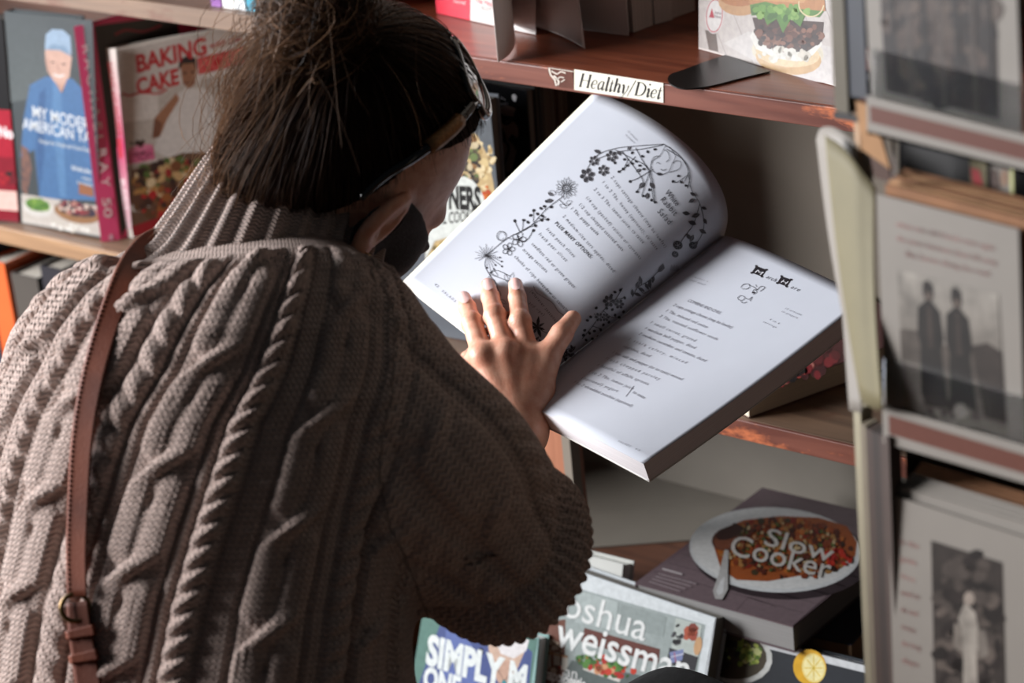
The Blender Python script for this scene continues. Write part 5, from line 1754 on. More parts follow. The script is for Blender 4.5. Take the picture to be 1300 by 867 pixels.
# fingernails
for k in ('ring', 'middle', 'index'):
    j = FING[k]
    ax = j[3] - j[2]; d2 = np.array([ax[0], ax[1]]); d2 /= np.linalg.norm(d2)
    c2 = np.array(PageFace.px(to_world(j[3]))) + d2 * 1.2
    n2_ = np.array([-d2[1], d2[0]])
    yy, xx = np.meshgrid(np.linspace(-1, 1, 9), np.linspace(-1, 1, 9), indexing='ij')
    rr_ = np.maximum(np.abs(xx), np.abs(yy)); sc_ = np.where(np.hypot(xx, yy) > 0, rr_ / np.maximum(np.hypot(xx, yy), 1e-6), 1)
    sc_ = sc_ ** 0.75
    P2 = c2 + (xx * sc_).reshape(-1, 1) * n2_ * 6.2 + (yy * sc_).reshape(-1, 1) * d2 * 7.5
    v = march(hand_sdf, P2, 2.1, 2.36)
    v[:, 2] -= 0.0008
    obj('fingernail', to_world(v), grid_faces(9, 9), M['nail'], person, smooth=True)

# eyes under the lids
for s_ in (-1, 1):
    c = hl(0.031 * s_, -0.006, 0.0765)
    th, ph = np.meshgrid(np.linspace(0, np.pi, 10), np.linspace(0, 2 * np.pi, 16, endpoint=False), indexing='ij')
    v = c + 0.0115 * np.stack([np.sin(th) * np.cos(ph), np.cos(th), np.sin(th) * np.sin(ph)], -1).reshape(-1, 3)
    obj('eye', to_world(v), grid_faces(16, 10, True), mat('eye_white', (226, 222, 216), 0.15), person, smooth=True)

# face mask: a fitted shell over nose, mouth and chin, with ear loops
M['mask'] = mat('mask', (62, 62, 66), 0.9, 0.25, 300, bump=0.3, bscale=700)


def mask_sdf(p):
    q = (p - HC) @ HB.T
    d = face_sdf(p, False)
    d = smax(d - 0.0055, -(d + 0.004), 0.001)
    top = q[:, 1] + 0.004 - 0.16 * np.clip(0.085 - q[:, 2], 0, 0.06)
    d = smax(d, top, 0.002)
    d = smax(d, -(q[:, 1] + 0.118), 0.002)
    return smax(d, -0.010 + 0.15 * np.maximum(-q[:, 1] - 0.05, 0) - q[:, 2], 0.002)


MV, MF = surface(mask_sdf, HC - 0.16, HC + 0.16, 0.0026)
mask = obj('face_mask', to_world(MV), MF, M['mask'], person, smooth=True, label='charcoal cloth face mask')
for s_ in (-1, 1):
    lp = bez([hl(0.066 * s_, -0.032, 0.018), hl(0.074 * s_, -0.010, 0.010), hl(0.080 * s_, 0.004, -0.010), hl(0.079 * s_, -0.024, -0.026), hl(0.072 * s_, -0.058, -0.002), hl(0.060 * s_, -0.076, 0.022)], 26)
    v, f = tube(lp, 0.0014, 6)
    obj('ear_loop', to_world(v), f, M['mask'], mask, smooth=True)
v, f = tube(np.array([hl(0.084, -0.046, -0.002), hl(0.0845, -0.050, -0.001)]), 0.0022, 8)
obj('earring', to_world(v), f, mat('gold', (206, 164, 90), 0.3, metal=1.0), person)

# hair: a cap of hair over the skull and combed strands running into a bun
M['hair'] = None
m, nt, b = new_mat('hair')
at = N(nt, 'ShaderNodeVertexColor', layer_name='Col')
nt.links.new(at.outputs['Color'], b.inputs['Base Color'])
b.inputs['Roughness'].default_value = 0.42; b.inputs['Specular IOR Level'].default_value = 0.2
M['hair'] = m
M['hair_cap'] = mat('hair_cap', (36, 25, 20), 0.9, 0.4, 160, spec=0.05)


def capd(q):                                             # skull with its padding of hair, head axes
    return smin(cranium(q) - 0.009, ellip(q, (0, -0.040, -0.056), (0.052, 0.054, 0.038)), 0.02)


def hairline(q):                                         # negative where hair grows
    f = q[:, 2] - np.maximum(0.028 - 1.0 * np.clip(0.092 - q[:, 1], 0, 1), -0.032)
    return smax(f, -(q[:, 1] + 0.074) + 0.45 * q[:, 2], 0.01)


def cap_sdf(p):
    q = (p - HC) @ HB.T
    return smax(capd(q), hairline(q), 0.008)


CV, CF = surface(cap_sdf, HC - 0.16, HC + 0.16, 0.005)
hair = obj('hair', to_world(CV), CF, M['hair_cap'], person, smooth=True)
TIE = hl(0.016, 0.045, -0.093)                          # where the hair is gathered
BUN = hl(-0.006, 0.050, -0.130)
tied = unit((TIE - HC) @ HB.T - [0, 0.02, -0.014])
g2 = np.random.default_rng(12)
NS, NP = 6500, 16
MID = np.array([0, 0.005, -0.020])
SHP = np.array([0.074, 0.090, 0.094])
tied = unit(((TIE - HC) @ HB.T - MID) / SHP)
tt = np.linspace(0, 1, NP)


def comb(dirs, lift):
    """strands that follow the padded skull from dirs to the tie, lifted off it"""
    n = len(dirs)
    om = np.arccos(np.clip(dirs @ tied, -0.999, 0.999))[:, None, None]
    sl = (np.sin((1 - tt)[None, :, None] * om) * dirs[:, None] + np.sin(tt[None, :, None] * om) * tied) / np.sin(om)
    d = sl * SHP; d /= np.linalg.norm(d, axis=2)[..., None]
    r = np.full(d.shape[:2], 0.11)
    for _ in range(7):
        r = r - (capd((MID + d * r[..., None]).reshape(-1, 3)).reshape(r.shape) - lift)
    return MID + d * r[..., None]


dirs = g2.normal(size=(int(NS * 2.6), 3)); dirs /= np.linalg.norm(dirs, axis=1)[:, None]
pos = comb(dirs, np.zeros((len(dirs), NP)))[:, 0]
dirs = dirs[hairline(pos) < 0.002][:NS]; NS = len(dirs)
loose = g2.gamma(1.4, 0.0016, NS) + 0.011 * np.clip(-dirs[:, 2], 0, 1) * np.clip(0.4 - dirs[:, 1], 0, 1) * g2.uniform(0.1, 1, NS)
wig = g2.normal(size=(NS, 3)) * 0.0016
P_ = comb(dirs, 0.0012 + loose[:, None] * np.sin(np.pi * tt[None]) ** 0.8)
P_ = P_ + wig[:, None] * np.sin(2 * np.pi * tt * 1.3 + 1)[None, :, None]
tj = (g2.normal(size=(NS, 3)) * 0.008)
P_[:, -1] += tj * 1.0; P_[:, -2] += tj * 0.5
strands = [P_ @ HB + HC]
clump = 0.5 + 0.5 * np.sin(23 * dirs[:, 0] + 17 * dirs[:, 1]) * np.sin(19 * dirs[:, 2] - 11 * dirs[:, 1])
cols = [np.clip(0.45 * g2.uniform(0, 1, NS) + 0.5 * clump - 0.38 * dirs[:, 0], 0, 1)]  # lit side put into the colour: strands paler towards the head's left
thick = [np.full(NS, 1.0)]
# bun: coils of hair
NBn = 1500
ax = g2.normal(size=(NBn, 3)); ax[:, 2] -= 0.6; ax /= np.linalg.norm(ax, axis=1)[:, None]
e1 = np.cross(ax, g2.normal(size=(NBn, 3))); e1 /= np.linalg.norm(e1, axis=1)[:, None]; e2 = np.cross(ax, e1)
rad = g2.uniform(0.014, 0.040, NBn); ang0 = g2.uniform(0, 6.28, NBn); span = g2.uniform(2.0, 5.0, NBn)
an = ang0[:, None] + span[:, None] * tt[None]
cen = ax * g2.normal(0, 0.014, NBn)[:, None]
rr2 = rad[:, None] * (1 + 0.12 * np.sin(3 * an + ang0[:, None]))
B_ = cen[:, None] + (np.cos(an) * rr2)[..., None] * e1[:, None] + (np.sin(an) * rr2)[..., None] * e2[:, None]
B_ = B_ * [1.05, 1.1, 0.85]
strands.append(B_ @ HB + BUN); cols.append(g2.uniform(0.0, 1, NBn)); thick.append(np.full(NBn, 1.0))
# the swept wisps that hang loose at the back of the neck and fly from the bun
NW = 420
a0 = unit(np.array([-0.45, -0.40, -0.80])); wd = a0 + g2.normal(size=(NW, 3)) * 0.30; wd /= np.linalg.norm(wd, axis=1)[:, None]
W_ = comb(wd, 0.002 + (g2.gamma(1.8, 0.009, NW))[:, None] * np.sin(np.pi * tt[None]) ** 0.7)
strands.append(W_ @ HB + HC); cols.append(g2.uniform(0.55, 1, NW)); thick.append(np.full(NW, 0.75))
NX = 130
st_ = BUN + g2.normal(size=(NX, 3)) * 0.024
dr = np.array([-0.35, 0.25, 0.0]) + g2.normal(size=(NX, 3)) * 0.55; dr /= np.linalg.norm(dr, axis=1)[:, None]
ln = g2.uniform(0.02, 0.085, NX)
X_ = st_[:, None] + dr[:, None] * (ln[:, None] * tt[None])[..., None] + np.array([0, 1, 0.4]) * (ln[:, None] * 0.7 * tt[None] ** 2)[..., None] + 0.006 * np.sin(5 * tt + 1)[None, :, None] * g2.normal(size=(NX, 1, 3))
strands.append(X_); cols.append(g2.uniform(0.4, 1, NX)); thick.append(np.full(NX, 0.55))
# stray hairs at the nape falling over the collar
NK = 90
sk = hl(0, 0, 0) + (np.array([-0.25, -0.62, -0.80]) + g2.normal(size=(NK, 3)) * 0.16) @ HB * 0.088
dk = np.array([-0.55, 0.62, -0.3]) + g2.normal(size=(NK, 3)) * 0.35
lk = g2.uniform(0.02, 0.06, NK)
K_s = sk[:, None] + dk[:, None] * (lk[:, None] * tt[None])[..., None] + np.array([0.3, 0.5, 0.2]) * (lk[:, None] * 0.6 * tt[None] ** 2)[..., None]
strands.append(K_s); cols.append(g2.uniform(0.4, 1, NK)); thick.append(np.full(NK, 0.55))
thick = np.concatenate(thick)
S = np.concatenate(strands); cc_ = np.concatenate(cols); n_ = len(S)
tg = np.gradient(S, axis=1); tg /= np.linalg.norm(tg, axis=2)[..., None] + 1e-9
ref = np.array([0.31, 0.52, 0.79]); A_ = np.cross(tg, ref); A_ /= np.linalg.norm(A_, axis=2)[..., None] + 1e-9; B2 = np.cross(tg, A_)
rad_ = 0.00036 * thick[:, None, None] * (1 - 0.55 * np.abs(2 * tt - 1) ** 3)[None, :, None]
ring = [S + rad_ * (A_ * math.cos(x) + B2 * math.sin(x)) for x in (0, 2.094, 4.189)]
HVt = np.stack(ring, 2).reshape(-1, 3)
base_i = (np.arange(n_) * NP * 3)[:, None, None]
k_ = (np.arange(NP - 1) * 3)[None, :, None]
j_ = np.arange(3)[None, None, :]
Q = np.stack([base_i + k_ + j_, base_i + k_ + (j_ + 1) % 3, base_i + k_ + 3 + (j_ + 1) % 3, base_i + k_ + 3 + j_], -1).reshape(-1, 4)
dkc, lgt = lin((46, 30, 24)), lin((150, 112, 82))
wgt = np.clip(cc_ ** 2.2, 0, 1)[:, None]
hc = (dkc * (1 - wgt) + lgt * wgt)
hc = np.repeat(hc, NP * 3, axis=0)
ho = obj('hair_strands', to_world(HVt), Q, M['hair'], hair, smooth=True, col=hc)
ho['kind'] = 'stuff'
# dark elastic round the base of the bun
tn_ = unit(BUN - TIE); e1 = unit(np.cross(tn_, [0.1, 0.9, 0.2])); e2 = np.cross(tn_, e1)
an = np.linspace(0, 2 * np.pi, 30)
ringp = TIE + tn_ * 0.004 + 0.017 * (np.cos(an)[:, None] * e1 + np.sin(an)[:, None] * e2)
v, f = tube(ringp, 0.0045, 8)
obj('hair_tie', to_world(v), f, M['black_cloth'], hair, smooth=True)

# trousers and shoes, below the frame
HIP = cp(232, 1190, 1.936)
hw = to_world(HIP)
lat = to_world(HIP + np.array([0.09, 0, 0])) - hw; lat[2] = 0; lat = unit(lat)


def leg_sdf(p):
    d = None
    for s_ in (-1, 1):
        hipj = hw + lat * 0.085 * s_ + (0, 0, -0.02); kn = hipj + np.array([0.01 * s_, 0.03, -0.40]) * [1, 1, min(1.0, (hipj[2] - 0.08) / 0.80)]; an_ = np.array([kn[0], kn[1] - 0.02, 0.10])
        l_ = smin(cone(p, hipj, kn, 0.092, 0.066), cone(p, kn, an_, 0.066, 0.052), 0.02)
        d = l_ if d is None else smin(d, l_, 0.03)
    return smin(d, ellip(p, hw + (0, 0, 0.02), (0.17, 0.13, 0.10)), 0.04)


TV, TF = surface(leg_sdf, hw + (-0.32, -0.25, -hw[2] + 0.04), hw + (0.32, 0.25, 0.14), 0.014)
obj('trousers', TV, TF, mat('denim', (44, 52, 72), 0.85, 0.2, 60), person, smooth=True)
for s_ in (-1, 1):
    c = hw + lat * 0.085 * s_ + np.array([0.01 * s_, 0.03, 0]); c[2] = 0.0
    V_, F_ = surface(lambda p: smax(smin(cone(p, c + (0, -0.05, 0.045), c + (0, 0.12, 0.030), 0.046, 0.040), cone(p, c + (0, -0.01, 0.05), c + (0, -0.01, 0.10), 0.045, 0.042), 0.02), 0.002 - p[:, 2], 0.004), c + (-0.08, -0.14, -0.02), c + (0.08, 0.20, 0.17), 0.010)
    obj('shoe', V_, F_, mat('shoe_leather', (40, 30, 26), 0.5), person, smooth=True)

# ---------------------------------------------------------------- sunglasses pushed up on the hair
sg = empty('sunglasses', to_world(hl(0, 0.085, -0.03)), 'black sunglasses pushed up on top of the dark hair, gold plate on the temple', 'sunglasses')
M['gloss_black'] = mat('gloss_black', (10, 9, 10), 0.10, coat=0.4)
M['lens'] = mat('lens', (26, 12, 8), 0.05, coat=0.6)
CR = np.array([0.074, 0.085, 0.094]); C0 = np.array([0, 0.020, -0.014])


def on_head(rx, fz, off):
    """point above the skull at sideways angle rx and forward angle fz (radians from the crown)"""
    d = np.stack([np.sin(rx), np.cos(rx) * np.cos(fz), np.cos(rx) * np.sin(fz)], -1)
    return (d * (CR + off) + C0) @ HB + HC


for s_ in (-1, 1):
    a = np.linspace(0, 2 * np.pi, 33)[:-1]
    ex_, ey_ = np.cos(a), np.sin(a)
    k_ = (np.abs(ex_) ** 3.2 + np.abs(ey_) ** 3.2) ** (-1 / 3.2)
    ex_, ey_ = ex_ * k_, ey_ * k_
    rings = []
    for q_ in (0.0, 0.5, 0.86):
        rings.append(on_head(s_ * (0.40 + 0.30 * q_ * ex_), 0.08 + 0.28 * q_ * ey_, 0.0140))
    v = np.concatenate(rings)
    obj('lens', to_world(v), grid_faces(32, 3, True), M['lens'], sg, smooth=True)
    rim = on_head(s_ * (0.40 + 0.32 * np.append(ex_, ex_[:1])), 0.08 + 0.295 * np.append(ey_, ey_[:1]), 0.0140)
    v, f = tube(rim, 0.0038, 8)
    obj('rim', to_world(v), f, M['gloss_black'], sg, smooth=True)
    tp = bez([on_head(np.array(s_ * 0.73), np.array(0.02), 0.0125), hl(0.078 * s_, 0.064, -0.030), hl(0.088 * s_, 0.030, -0.046), hl(0.086 * s_, 0.004, -0.052), hl(0.083 * s_, -0.022, -0.050)], 24)
    v, f = tube(tp, np.linspace(0.0052, 0.0030, len(tp)), 8)
    tem = obj('temple', to_world(v), f, M['gloss_black'], sg, smooth=True)
    gp = tp[4:11]
    v, f = tube(gp, 0.0064, 8)
    obj('gold_plate', to_world(v), f, mat('gold_plate', (150, 108, 66), 0.45, 0.4, 400, metal=0.4), tem, smooth=True)
v, f = tube(on_head(np.linspace(-0.12, 0.12, 9), np.full(9, 0.18), 0.0135), 0.0030, 8)
obj('bridge', to_world(v), f, M['gloss_black'], sg, smooth=True)

# ---------------------------------------------------------------- shoulder bag
M['leather'] = mat('leather', (118, 62, 42), 0.6, 0.18, 26, rgb2=(96, 48, 33), bump=0.15, bscale=500, spec=0.15)
M['leather_dark'] = mat('leather_dark', (96, 50, 35), 0.6, 0.2, 26, bump=0.15, bscale=500, spec=0.15)


def full_sdf(p): return sweater_sdf(p) - 0.006


def strap_strip(name, path, hw_, lift, mat_, parent, n=60, th=0.0035):
    c = bez(path, n)
    t = np.gradient(c, axis=0); t /= np.linalg.norm(t, axis=1)[:, None]
    nn2 = np.stack([-t[:, 1], t[:, 0]], 1)
    hwv = np.interp(np.linspace(0, 1, len(c)), np.linspace(0, 1, len(np.atleast_1d(hw_))), np.atleast_1d(hw_)) if np.ndim(hw_) else np.full(len(c), hw_)
    cols_ = [march(full_sdf, c + nn2 * (hwv * e)[:, None]) for e in (-1, 0, 1)]
    mid = (cols_[0] + cols_[2]) / 2
    for _ in range(3):
        for q_ in (mid,):
            q_[1:-1] = (q_[:-2] + 2 * q_[1:-1] + q_[2:]) / 4
    zc = np.minimum(mid[:, 2], cols_[1][:, 2])
    okz = zc < 2.15
    zc = np.interp(np.arange(len(zc)), np.arange(len(zc))[okz], zc[okz])
    for _ in range(4): zc[1:-1] = np.minimum(zc[1:-1], (zc[:-2] + zc[2:]) / 2)
    for _ in range(30): zc[1:-1] = (zc[:-2] + 2 * zc[1:-1] + zc[2:]) / 4
    sec = [(-1, 0.0), (-0.94, 1.0), (-0.72, 1.15), (-0.55, 0.95), (0, 1.5), (0.55, 0.95), (0.72, 1.15), (0.94, 1.0), (1, 0.0)]
    slope = np.clip((cols_[2][:, 2] - cols_[0][:, 2]) / 2, -0.006, 0.006)
    for _ in range(40): slope[1:-1] = (slope[:-2] + 2 * slope[1:-1] + slope[2:]) / 4
    rows = []
    for k in range(len(c)):
        for e, h in sec:
            p2 = c[k] + nn2[k] * hwv[k] * e
            d = zc[k] + slope[k] * e * 0.8 - lift - th * h
            rows.append(cp(p2[0], p2[1], d))
        for e in (1, -1):
            p2 = c[k] + nn2[k] * hwv[k] * e
            rows.append(cp(p2[0], p2[1], zc[k] + slope[k] * e * 0.8 - lift + 0.003))
    m = len(sec) + 2
    o = obj(name, to_world(np.array(rows)), [tuple(q) for q in grid_faces(m, len(c), True)] + [tuple(range(m))[::-1], tuple((len(c) - 1) * m + i for i in range(m))], mat_, parent, smooth=False)
    o.data.polygons.foreach_set('use_smooth', np.ones(len(o.data.polygons), bool))
    return c, nn2, hwv, zc, slope, lift + th


bagw = to_world(cp(128, 1030, 1.765))
bag = empty('shoulder_bag', bagw - np.array([0, 0, 0.11]), 'brown leather shoulder bag whose stitched strap runs down the left of the beige sweater', 'bag')
path = [(206, 300), (184, 313), (163, 341), (142, 394), (124, 452), (111, 510), (103, 570), (99, 640), (97, 700), (98, 757)]
c, nn2, hwv, zc, slope, lf_ = strap_strip('strap', path, [15, 15, 15, 14.5, 14, 13.5, 13], 0.0065, M['leather'], bag)
sv, sf, so = [], [], 0
for e in (-0.84, 0.84):
    L_ = np.concatenate([[0], np.cumsum(np.linalg.norm(np.diff(c, axis=0), axis=1))])
    for q_ in np.arange(3, L_[-1] - 3, 6.2):
        pp = []
        for w_ in (q_, q_ + 3.6):
            x = np.interp(w_, L_, c[:, 0]); y = np.interp(w_, L_, c[:, 1]); nx = np.interp(w_, L_, nn2[:, 0]); ny = np.interp(w_, L_, nn2[:, 1]); hw2 = np.interp(w_, L_, hwv)
            z = np.interp(w_, L_, zc) + np.interp(w_, L_, slope) * e * 0.8 - lf_ - 0.0009
            pp.append(cp(x + nx * hw2 * e, y + ny * hw2 * e, z))
        v, f = tube(np.array(pp), 0.00045, 5)
        sv.append(to_world(v)); sf += [tuple(i + so for i in q2) for q2 in f]; so += len(v)
sto = obj('stitching', np.concatenate(sv), sf, mat('thread', (104, 60, 44), 0.6), bag)
sto['kind'] = 'stuff'
# ring and the buckled lower strap
rc = march(full_sdf, [(98, 770)])[0] - np.array([0, 0, 0.008])
an = np.linspace(0, 2 * np.pi, 37)
rp = rc + 0.0100 * np.cos(an)[:, None] * np.array([1, 0.05, 0]) + 0.0100 * np.sin(an)[:, None] * np.array([-0.05, 0.95, -0.15])
v, f = tube(rp, 0.0018, 10)
obj('ring', to_world(v), f, mat('old_brass', (116, 92, 58), 0.35, 0.3, 200, metal=0.9), bag, smooth=True)
strap_strip('lower_strap', [(98, 764), (102, 800), (108, 840), (114, 880), (120, 930), (126, 985)], [14, 16, 17, 17, 17], 0.004, M['leather_dark'], bag, 30, 0.004)
for y0, x0 in ((797, 102), (828, 106)):
    strap_strip('keeper_loop', [(x0 - 1, y0), (x0 + 0.5, y0 + 6), (x0 + 1.5, y0 + 12)], 19.5, 0.008, M['leather'], bag, 6, 0.004)
V_, F_ = surface(lambda p: (np.sum((np.abs(p - cp(128, 1090, 1.74)) / [0.085, 0.075, 0.030]) ** 4, axis=1) ** 0.25 - 1) * 0.03, cp(128, 1090, 1.74) - [0.1, 0.09, 0.045], cp(128, 1090, 1.74) + [0.1, 0.09, 0.045], 0.008)
obj('pouch', to_world(V_), F_, M['leather'], bag, smooth=True)

# ---------------------------------------------------------------- the card rack in the right foreground
v = ROT @ np.array([-3150.0, -1030.0, 3200.0]); v[2] = 0
KX = -unit(v)                                            # along the rack's front, to the right
KN = unit(np.cross(KX, (0, 0, 1.0))); KN = KN if KN @ (CAM - W(1200, 400, 1.5)) > 0 else -KN
K0 = W(1200, 400, 1.52)
tilt = unit(KN + np.array([0, 0, 0.06]))
KU = unit(np.cross(tilt, KX)); KU = KU if KU[2] > 0 else -KU
M['kraft'] = mat('kraft', (150, 104, 70), 0.8, 0.15, 60)
M['kraft2'] = mat('kraft2', (176, 132, 92), 0.8, 0.15, 60)
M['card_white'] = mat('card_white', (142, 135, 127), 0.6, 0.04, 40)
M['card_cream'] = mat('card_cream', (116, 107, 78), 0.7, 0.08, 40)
M['rack_dark'] = mat('rack_dark', (30, 28, 28), 0.5, 0.2, 40)
m, nt, b = new_mat('acrylic')
b.inputs['Base Color'].default_value = (0.86, 0.88, 0.9, 1); b.inputs['Transmission Weight'].default_value = 1.0; b.inputs['Roughness'].default_value = 0.06; b.inputs['IOR'].default_value = 1.2
M['acrylic'] = m


def kplane(back):
    return Plane(K0 - KN * back, tilt)


rack = empty('card_rack', np.array([K0[0], K0[1], 0]) - KN * 0.13, 'dark card rack with brown caption strips in the right foreground', 'rack')
rc0 = np.array([K0[0], K0[1], 0]) - KN * 0.13 + KX * 0.02


def kbox(name, cx, cy, z0, z1, wx, wy, mat_, parent=rack):
    c = rc0 + KX * cx + KN * cy
    q = [c + KX * a * wx / 2 + KN * b_ * wy / 2 + (0, 0, z0) for a, b_ in ((-1, -1), (1, -1), (1, 1), (-1, 1))]
    return slab(name, q, (0, 0, z1 - z0), mat_, parent)


def kat(px, py, back):
    return kplane(back).one(px, py)


kbox('base', 0.03, 0, 0.0, 0.03, 0.36, 0.36, M['rack_dark'])
kbox('pole', 0.03, 0, 0.03, 1.72, 0.03, 0.03, M['rack_dark'])
zrows = []
ROWS = ((190, 'top'), (600, 'middle'), (1010, 'bottom'))


def kslab(name, pxq, back, t, mat_, parent, label=None):
    q = kplane(back)(pxq)
    return slab(name, q, -tilt * t, mat_, parent, label)


# back plates and pockets: each row has a back, a floor, a clear front and a brown caption strip in a cream border
strips = (([(1104, 134), (1316, 186), (1317, 208), (1105, 155)], [(1100, 121), (1322, 176), (1323, 221), (1101, 166)]),
          ([(1128, 527), (1325, 585), (1326, 609), (1129, 551)], [(1120, 515), (1330, 574), (1331, 622), (1121, 562)]))
for band, border in strips:
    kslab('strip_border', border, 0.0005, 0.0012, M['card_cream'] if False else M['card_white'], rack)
    PB_ = Print(kplane(0.0005), off=0.0003)
    PB_.poly((104, 64, 54), band)
    a_, b_ = np.array(band[3], float), np.array(band[2], float)
    PB_.text('from the old town albums', (140, 100, 88), a_ + (b_ - a_) * 0.30 + [0, -8], a_ + (b_ - a_) * 0.72 + [0, -8], a_ + (b_ - a_) * 0.30 + [0, -15], 0.0)
    PB_.F = PB_.F[:1]; PB_.V = PB_.V[:1]; PB_.C = PB_.C[:1]
    PB_.build('caption_band', M['art_flat'], rack)
    e = kplane(0.002)([(border[0][0] + 1, border[0][1] - 60), (border[1][0], border[1][1] - 60), (border[2][0], border[2][1]), (border[3][0], border[3][1])])
    slab('pocket_front', e, -tilt * 0.0012, M['acrylic'], rack)
    f0, f1 = kplane(0.0035).one(*border[3]), kplane(0.0035).one(*border[2])
    slab('pocket_floor', [f0, f1, f1 - KN * 0.045, f0 - KN * 0.045], (0, 0, -0.002), M['acrylic'], rack)
kslab('pocket_back', [(1140, 168), (1400, 235), (1400, 300), (1140, 290)], 0.056, 0.002, M['rack_dark'], rack)
kslab('pocket_back', [(1150, 560), (1400, 640), (1400, 760), (1150, 700)], 0.056, 0.002, M['rack_dark'], rack)
kslab('pocket_side', [(1132, 168), (1146, 172), (1146, 236), (1132, 228)], 0.012, 0.002, M['acrylic'], rack)


def sepia(P, corners, kind):
    (x0, y0), (x1, y1), (x2, y2), (x3, y3) = corners
    def at_(u, w):
        a = np.array([x0, y0]) * (1 - u) + np.array([x1, y1]) * u; b_ = np.array([x3, y3]) * (1 - u) + np.array([x2, y2]) * u
        return tuple(a * (1 - w) + b_ * w)
    def shape(c, pts): P.poly(c, [at_(*q) for q in pts])
    if kind == 'couple':
        P.grad((176, 168, 158), (132, 122, 112), [at_(0, 0), at_(1, 0), at_(1, 0.62), at_(0, 0.62)])
        P.grad((120, 110, 100), (150, 140, 128), [at_(0, 0.60), at_(1, 0.60), at_(1, 1), at_(0, 1)])
        shape((96, 86, 78), [(0, 0.42), (0.15, 0.40), (0.35, 0.46), (0.6, 0.44), (0.8, 0.38), (1, 0.42), (1, 0.66), (0, 0.64)])
        shape((66, 56, 50), [(0.70, 0.42), (0.86, 0.36), (1, 0.40), (1, 0.9), (0.78, 0.9)])
        for cx, w in ((0.30, 1.0), (0.58, 0.95)):
            shape((46, 38, 34), [(cx - 0.055, 0.12), (cx - 0.05, 0.05), (cx, 0.02), (cx + 0.05, 0.05), (cx + 0.055, 0.12), (cx + 0.03, 0.17), (cx - 0.03, 0.17)])
            shape((120, 104, 94), [(cx - 0.035, 0.11), (cx + 0.035, 0.11), (cx + 0.025, 0.165), (cx - 0.025, 0.165)])
            shape((40, 34, 30), [(cx - 0.03, 0.17), (cx + 0.03, 0.17), (cx + 0.11, 0.23), (cx + 0.13, 0.42), (cx + 0.10, 0.50), (cx + 0.13, 0.86), (cx - 0.13, 0.86), (cx - 0.10, 0.50), (cx - 0.13, 0.42), (cx - 0.11, 0.23)])
            shape((70, 58, 52), [(cx - 0.02, 0.20), (cx + 0.02, 0.20), (cx + 0.03, 0.5), (cx - 0.03, 0.5)])
        shape((60, 50, 46), [(0.18, 0.84), (0.72, 0.84), (0.70, 0.92), (0.2, 0.92)])
        P.blobs([(170, 160, 148), (110, 100, 92), (80, 70, 64)], 30, *at_(0.45, 0.94), 40, 7, 3, 7, 5)
        P.poly((196, 186, 174), ell(*at_(0.55, 0.90), 9, 10))
    elif kind == 'trees':
        shape((58, 45, 40), [(0, 0), (1, 0), (1, 1), (0, 1)])
        P.blobs([(76, 60, 54), (48, 38, 35), (92, 76, 68), (40, 31, 29), (104, 88, 78)], 150, *at_(0.5, 0.5), abs(x1 - x0) * 0.46, abs(y2 - y0) * 0.42, 5, 18, 9)
        for k in range(7):
            u_ = 0.08 + 0.14 * k
            shape((92, 80, 74) if k % 2 else (46, 38, 36), [(u_, 0.3), (u_ + 0.03, 0.3), (u_ + 0.04, 1), (u_ - 0.01, 1)])
    else:
        shape((66, 58, 54), [(0, 0), (1, 0), (1, 1), (0, 1)])
        P.blobs([(92, 82, 76), (50, 42, 40), (112, 100, 92), (40, 34, 32)], 110, *at_(0.5, 0.45), abs(x1 - x0) * 0.44, abs(y2 - y0) * 0.4, 5, 15, 10)
        shape((196, 186, 174), [(0.36, 0.40), (0.46, 0.30), (0.60, 0.34), (0.66, 0.46), (0.60, 0.62), (0.62, 0.86), (0.40, 0.86), (0.42, 0.62)])
        P.poly((170, 156, 144), ell(*at_(0.52, 0.27), 7, 9))
        shape((150, 140, 130), [(0.30, 0.44), (0.40, 0.44), (0.42, 0.60), (0.28, 0.58)])
        shape((150, 140, 130), [(0.62, 0.44), (0.74, 0.42), (0.78, 0.56), (0.64, 0.60)])


def card(label, q, back, t, mat_, group=None, name='greeting_card'):
    qq = kplane(back)(q)
    e = empty(name, qq.mean(0) * [1, 1, 0] + [0, 0, qq[:, 2].min()], label, 'card' if name == 'greeting_card' else 'envelope', group)
    slab('sheet', qq, -tilt * t, mat_, e)
    return e


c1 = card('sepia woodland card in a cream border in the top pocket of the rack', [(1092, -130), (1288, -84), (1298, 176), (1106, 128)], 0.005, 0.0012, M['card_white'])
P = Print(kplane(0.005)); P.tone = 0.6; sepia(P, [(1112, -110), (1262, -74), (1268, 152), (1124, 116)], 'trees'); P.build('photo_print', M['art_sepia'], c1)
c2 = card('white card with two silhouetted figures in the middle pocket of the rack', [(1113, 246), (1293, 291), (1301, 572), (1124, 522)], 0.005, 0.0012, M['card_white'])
P = Print(kplane(0.005))
for k, (a_, b_, w_) in enumerate((((1137, 287), (1262, 318), 1.0), ((1138, 305), (1266, 337), 1.0), ((1150, 325), (1256, 351), 1.0))):
    P.text(('when two old friends meet again', 'the years between them fall away', 'like leaves along the road')[k], (150, 118, 112), a_, b_, (a_[0] - 0.4, a_[1] - 7), 0.008)
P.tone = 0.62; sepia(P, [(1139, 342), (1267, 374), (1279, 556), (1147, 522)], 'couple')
P.build('photo_print', M['art_sepia'], c2)
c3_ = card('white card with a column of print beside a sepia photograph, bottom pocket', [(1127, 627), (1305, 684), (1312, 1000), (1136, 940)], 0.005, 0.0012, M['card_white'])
P = Print(kplane(0.005))
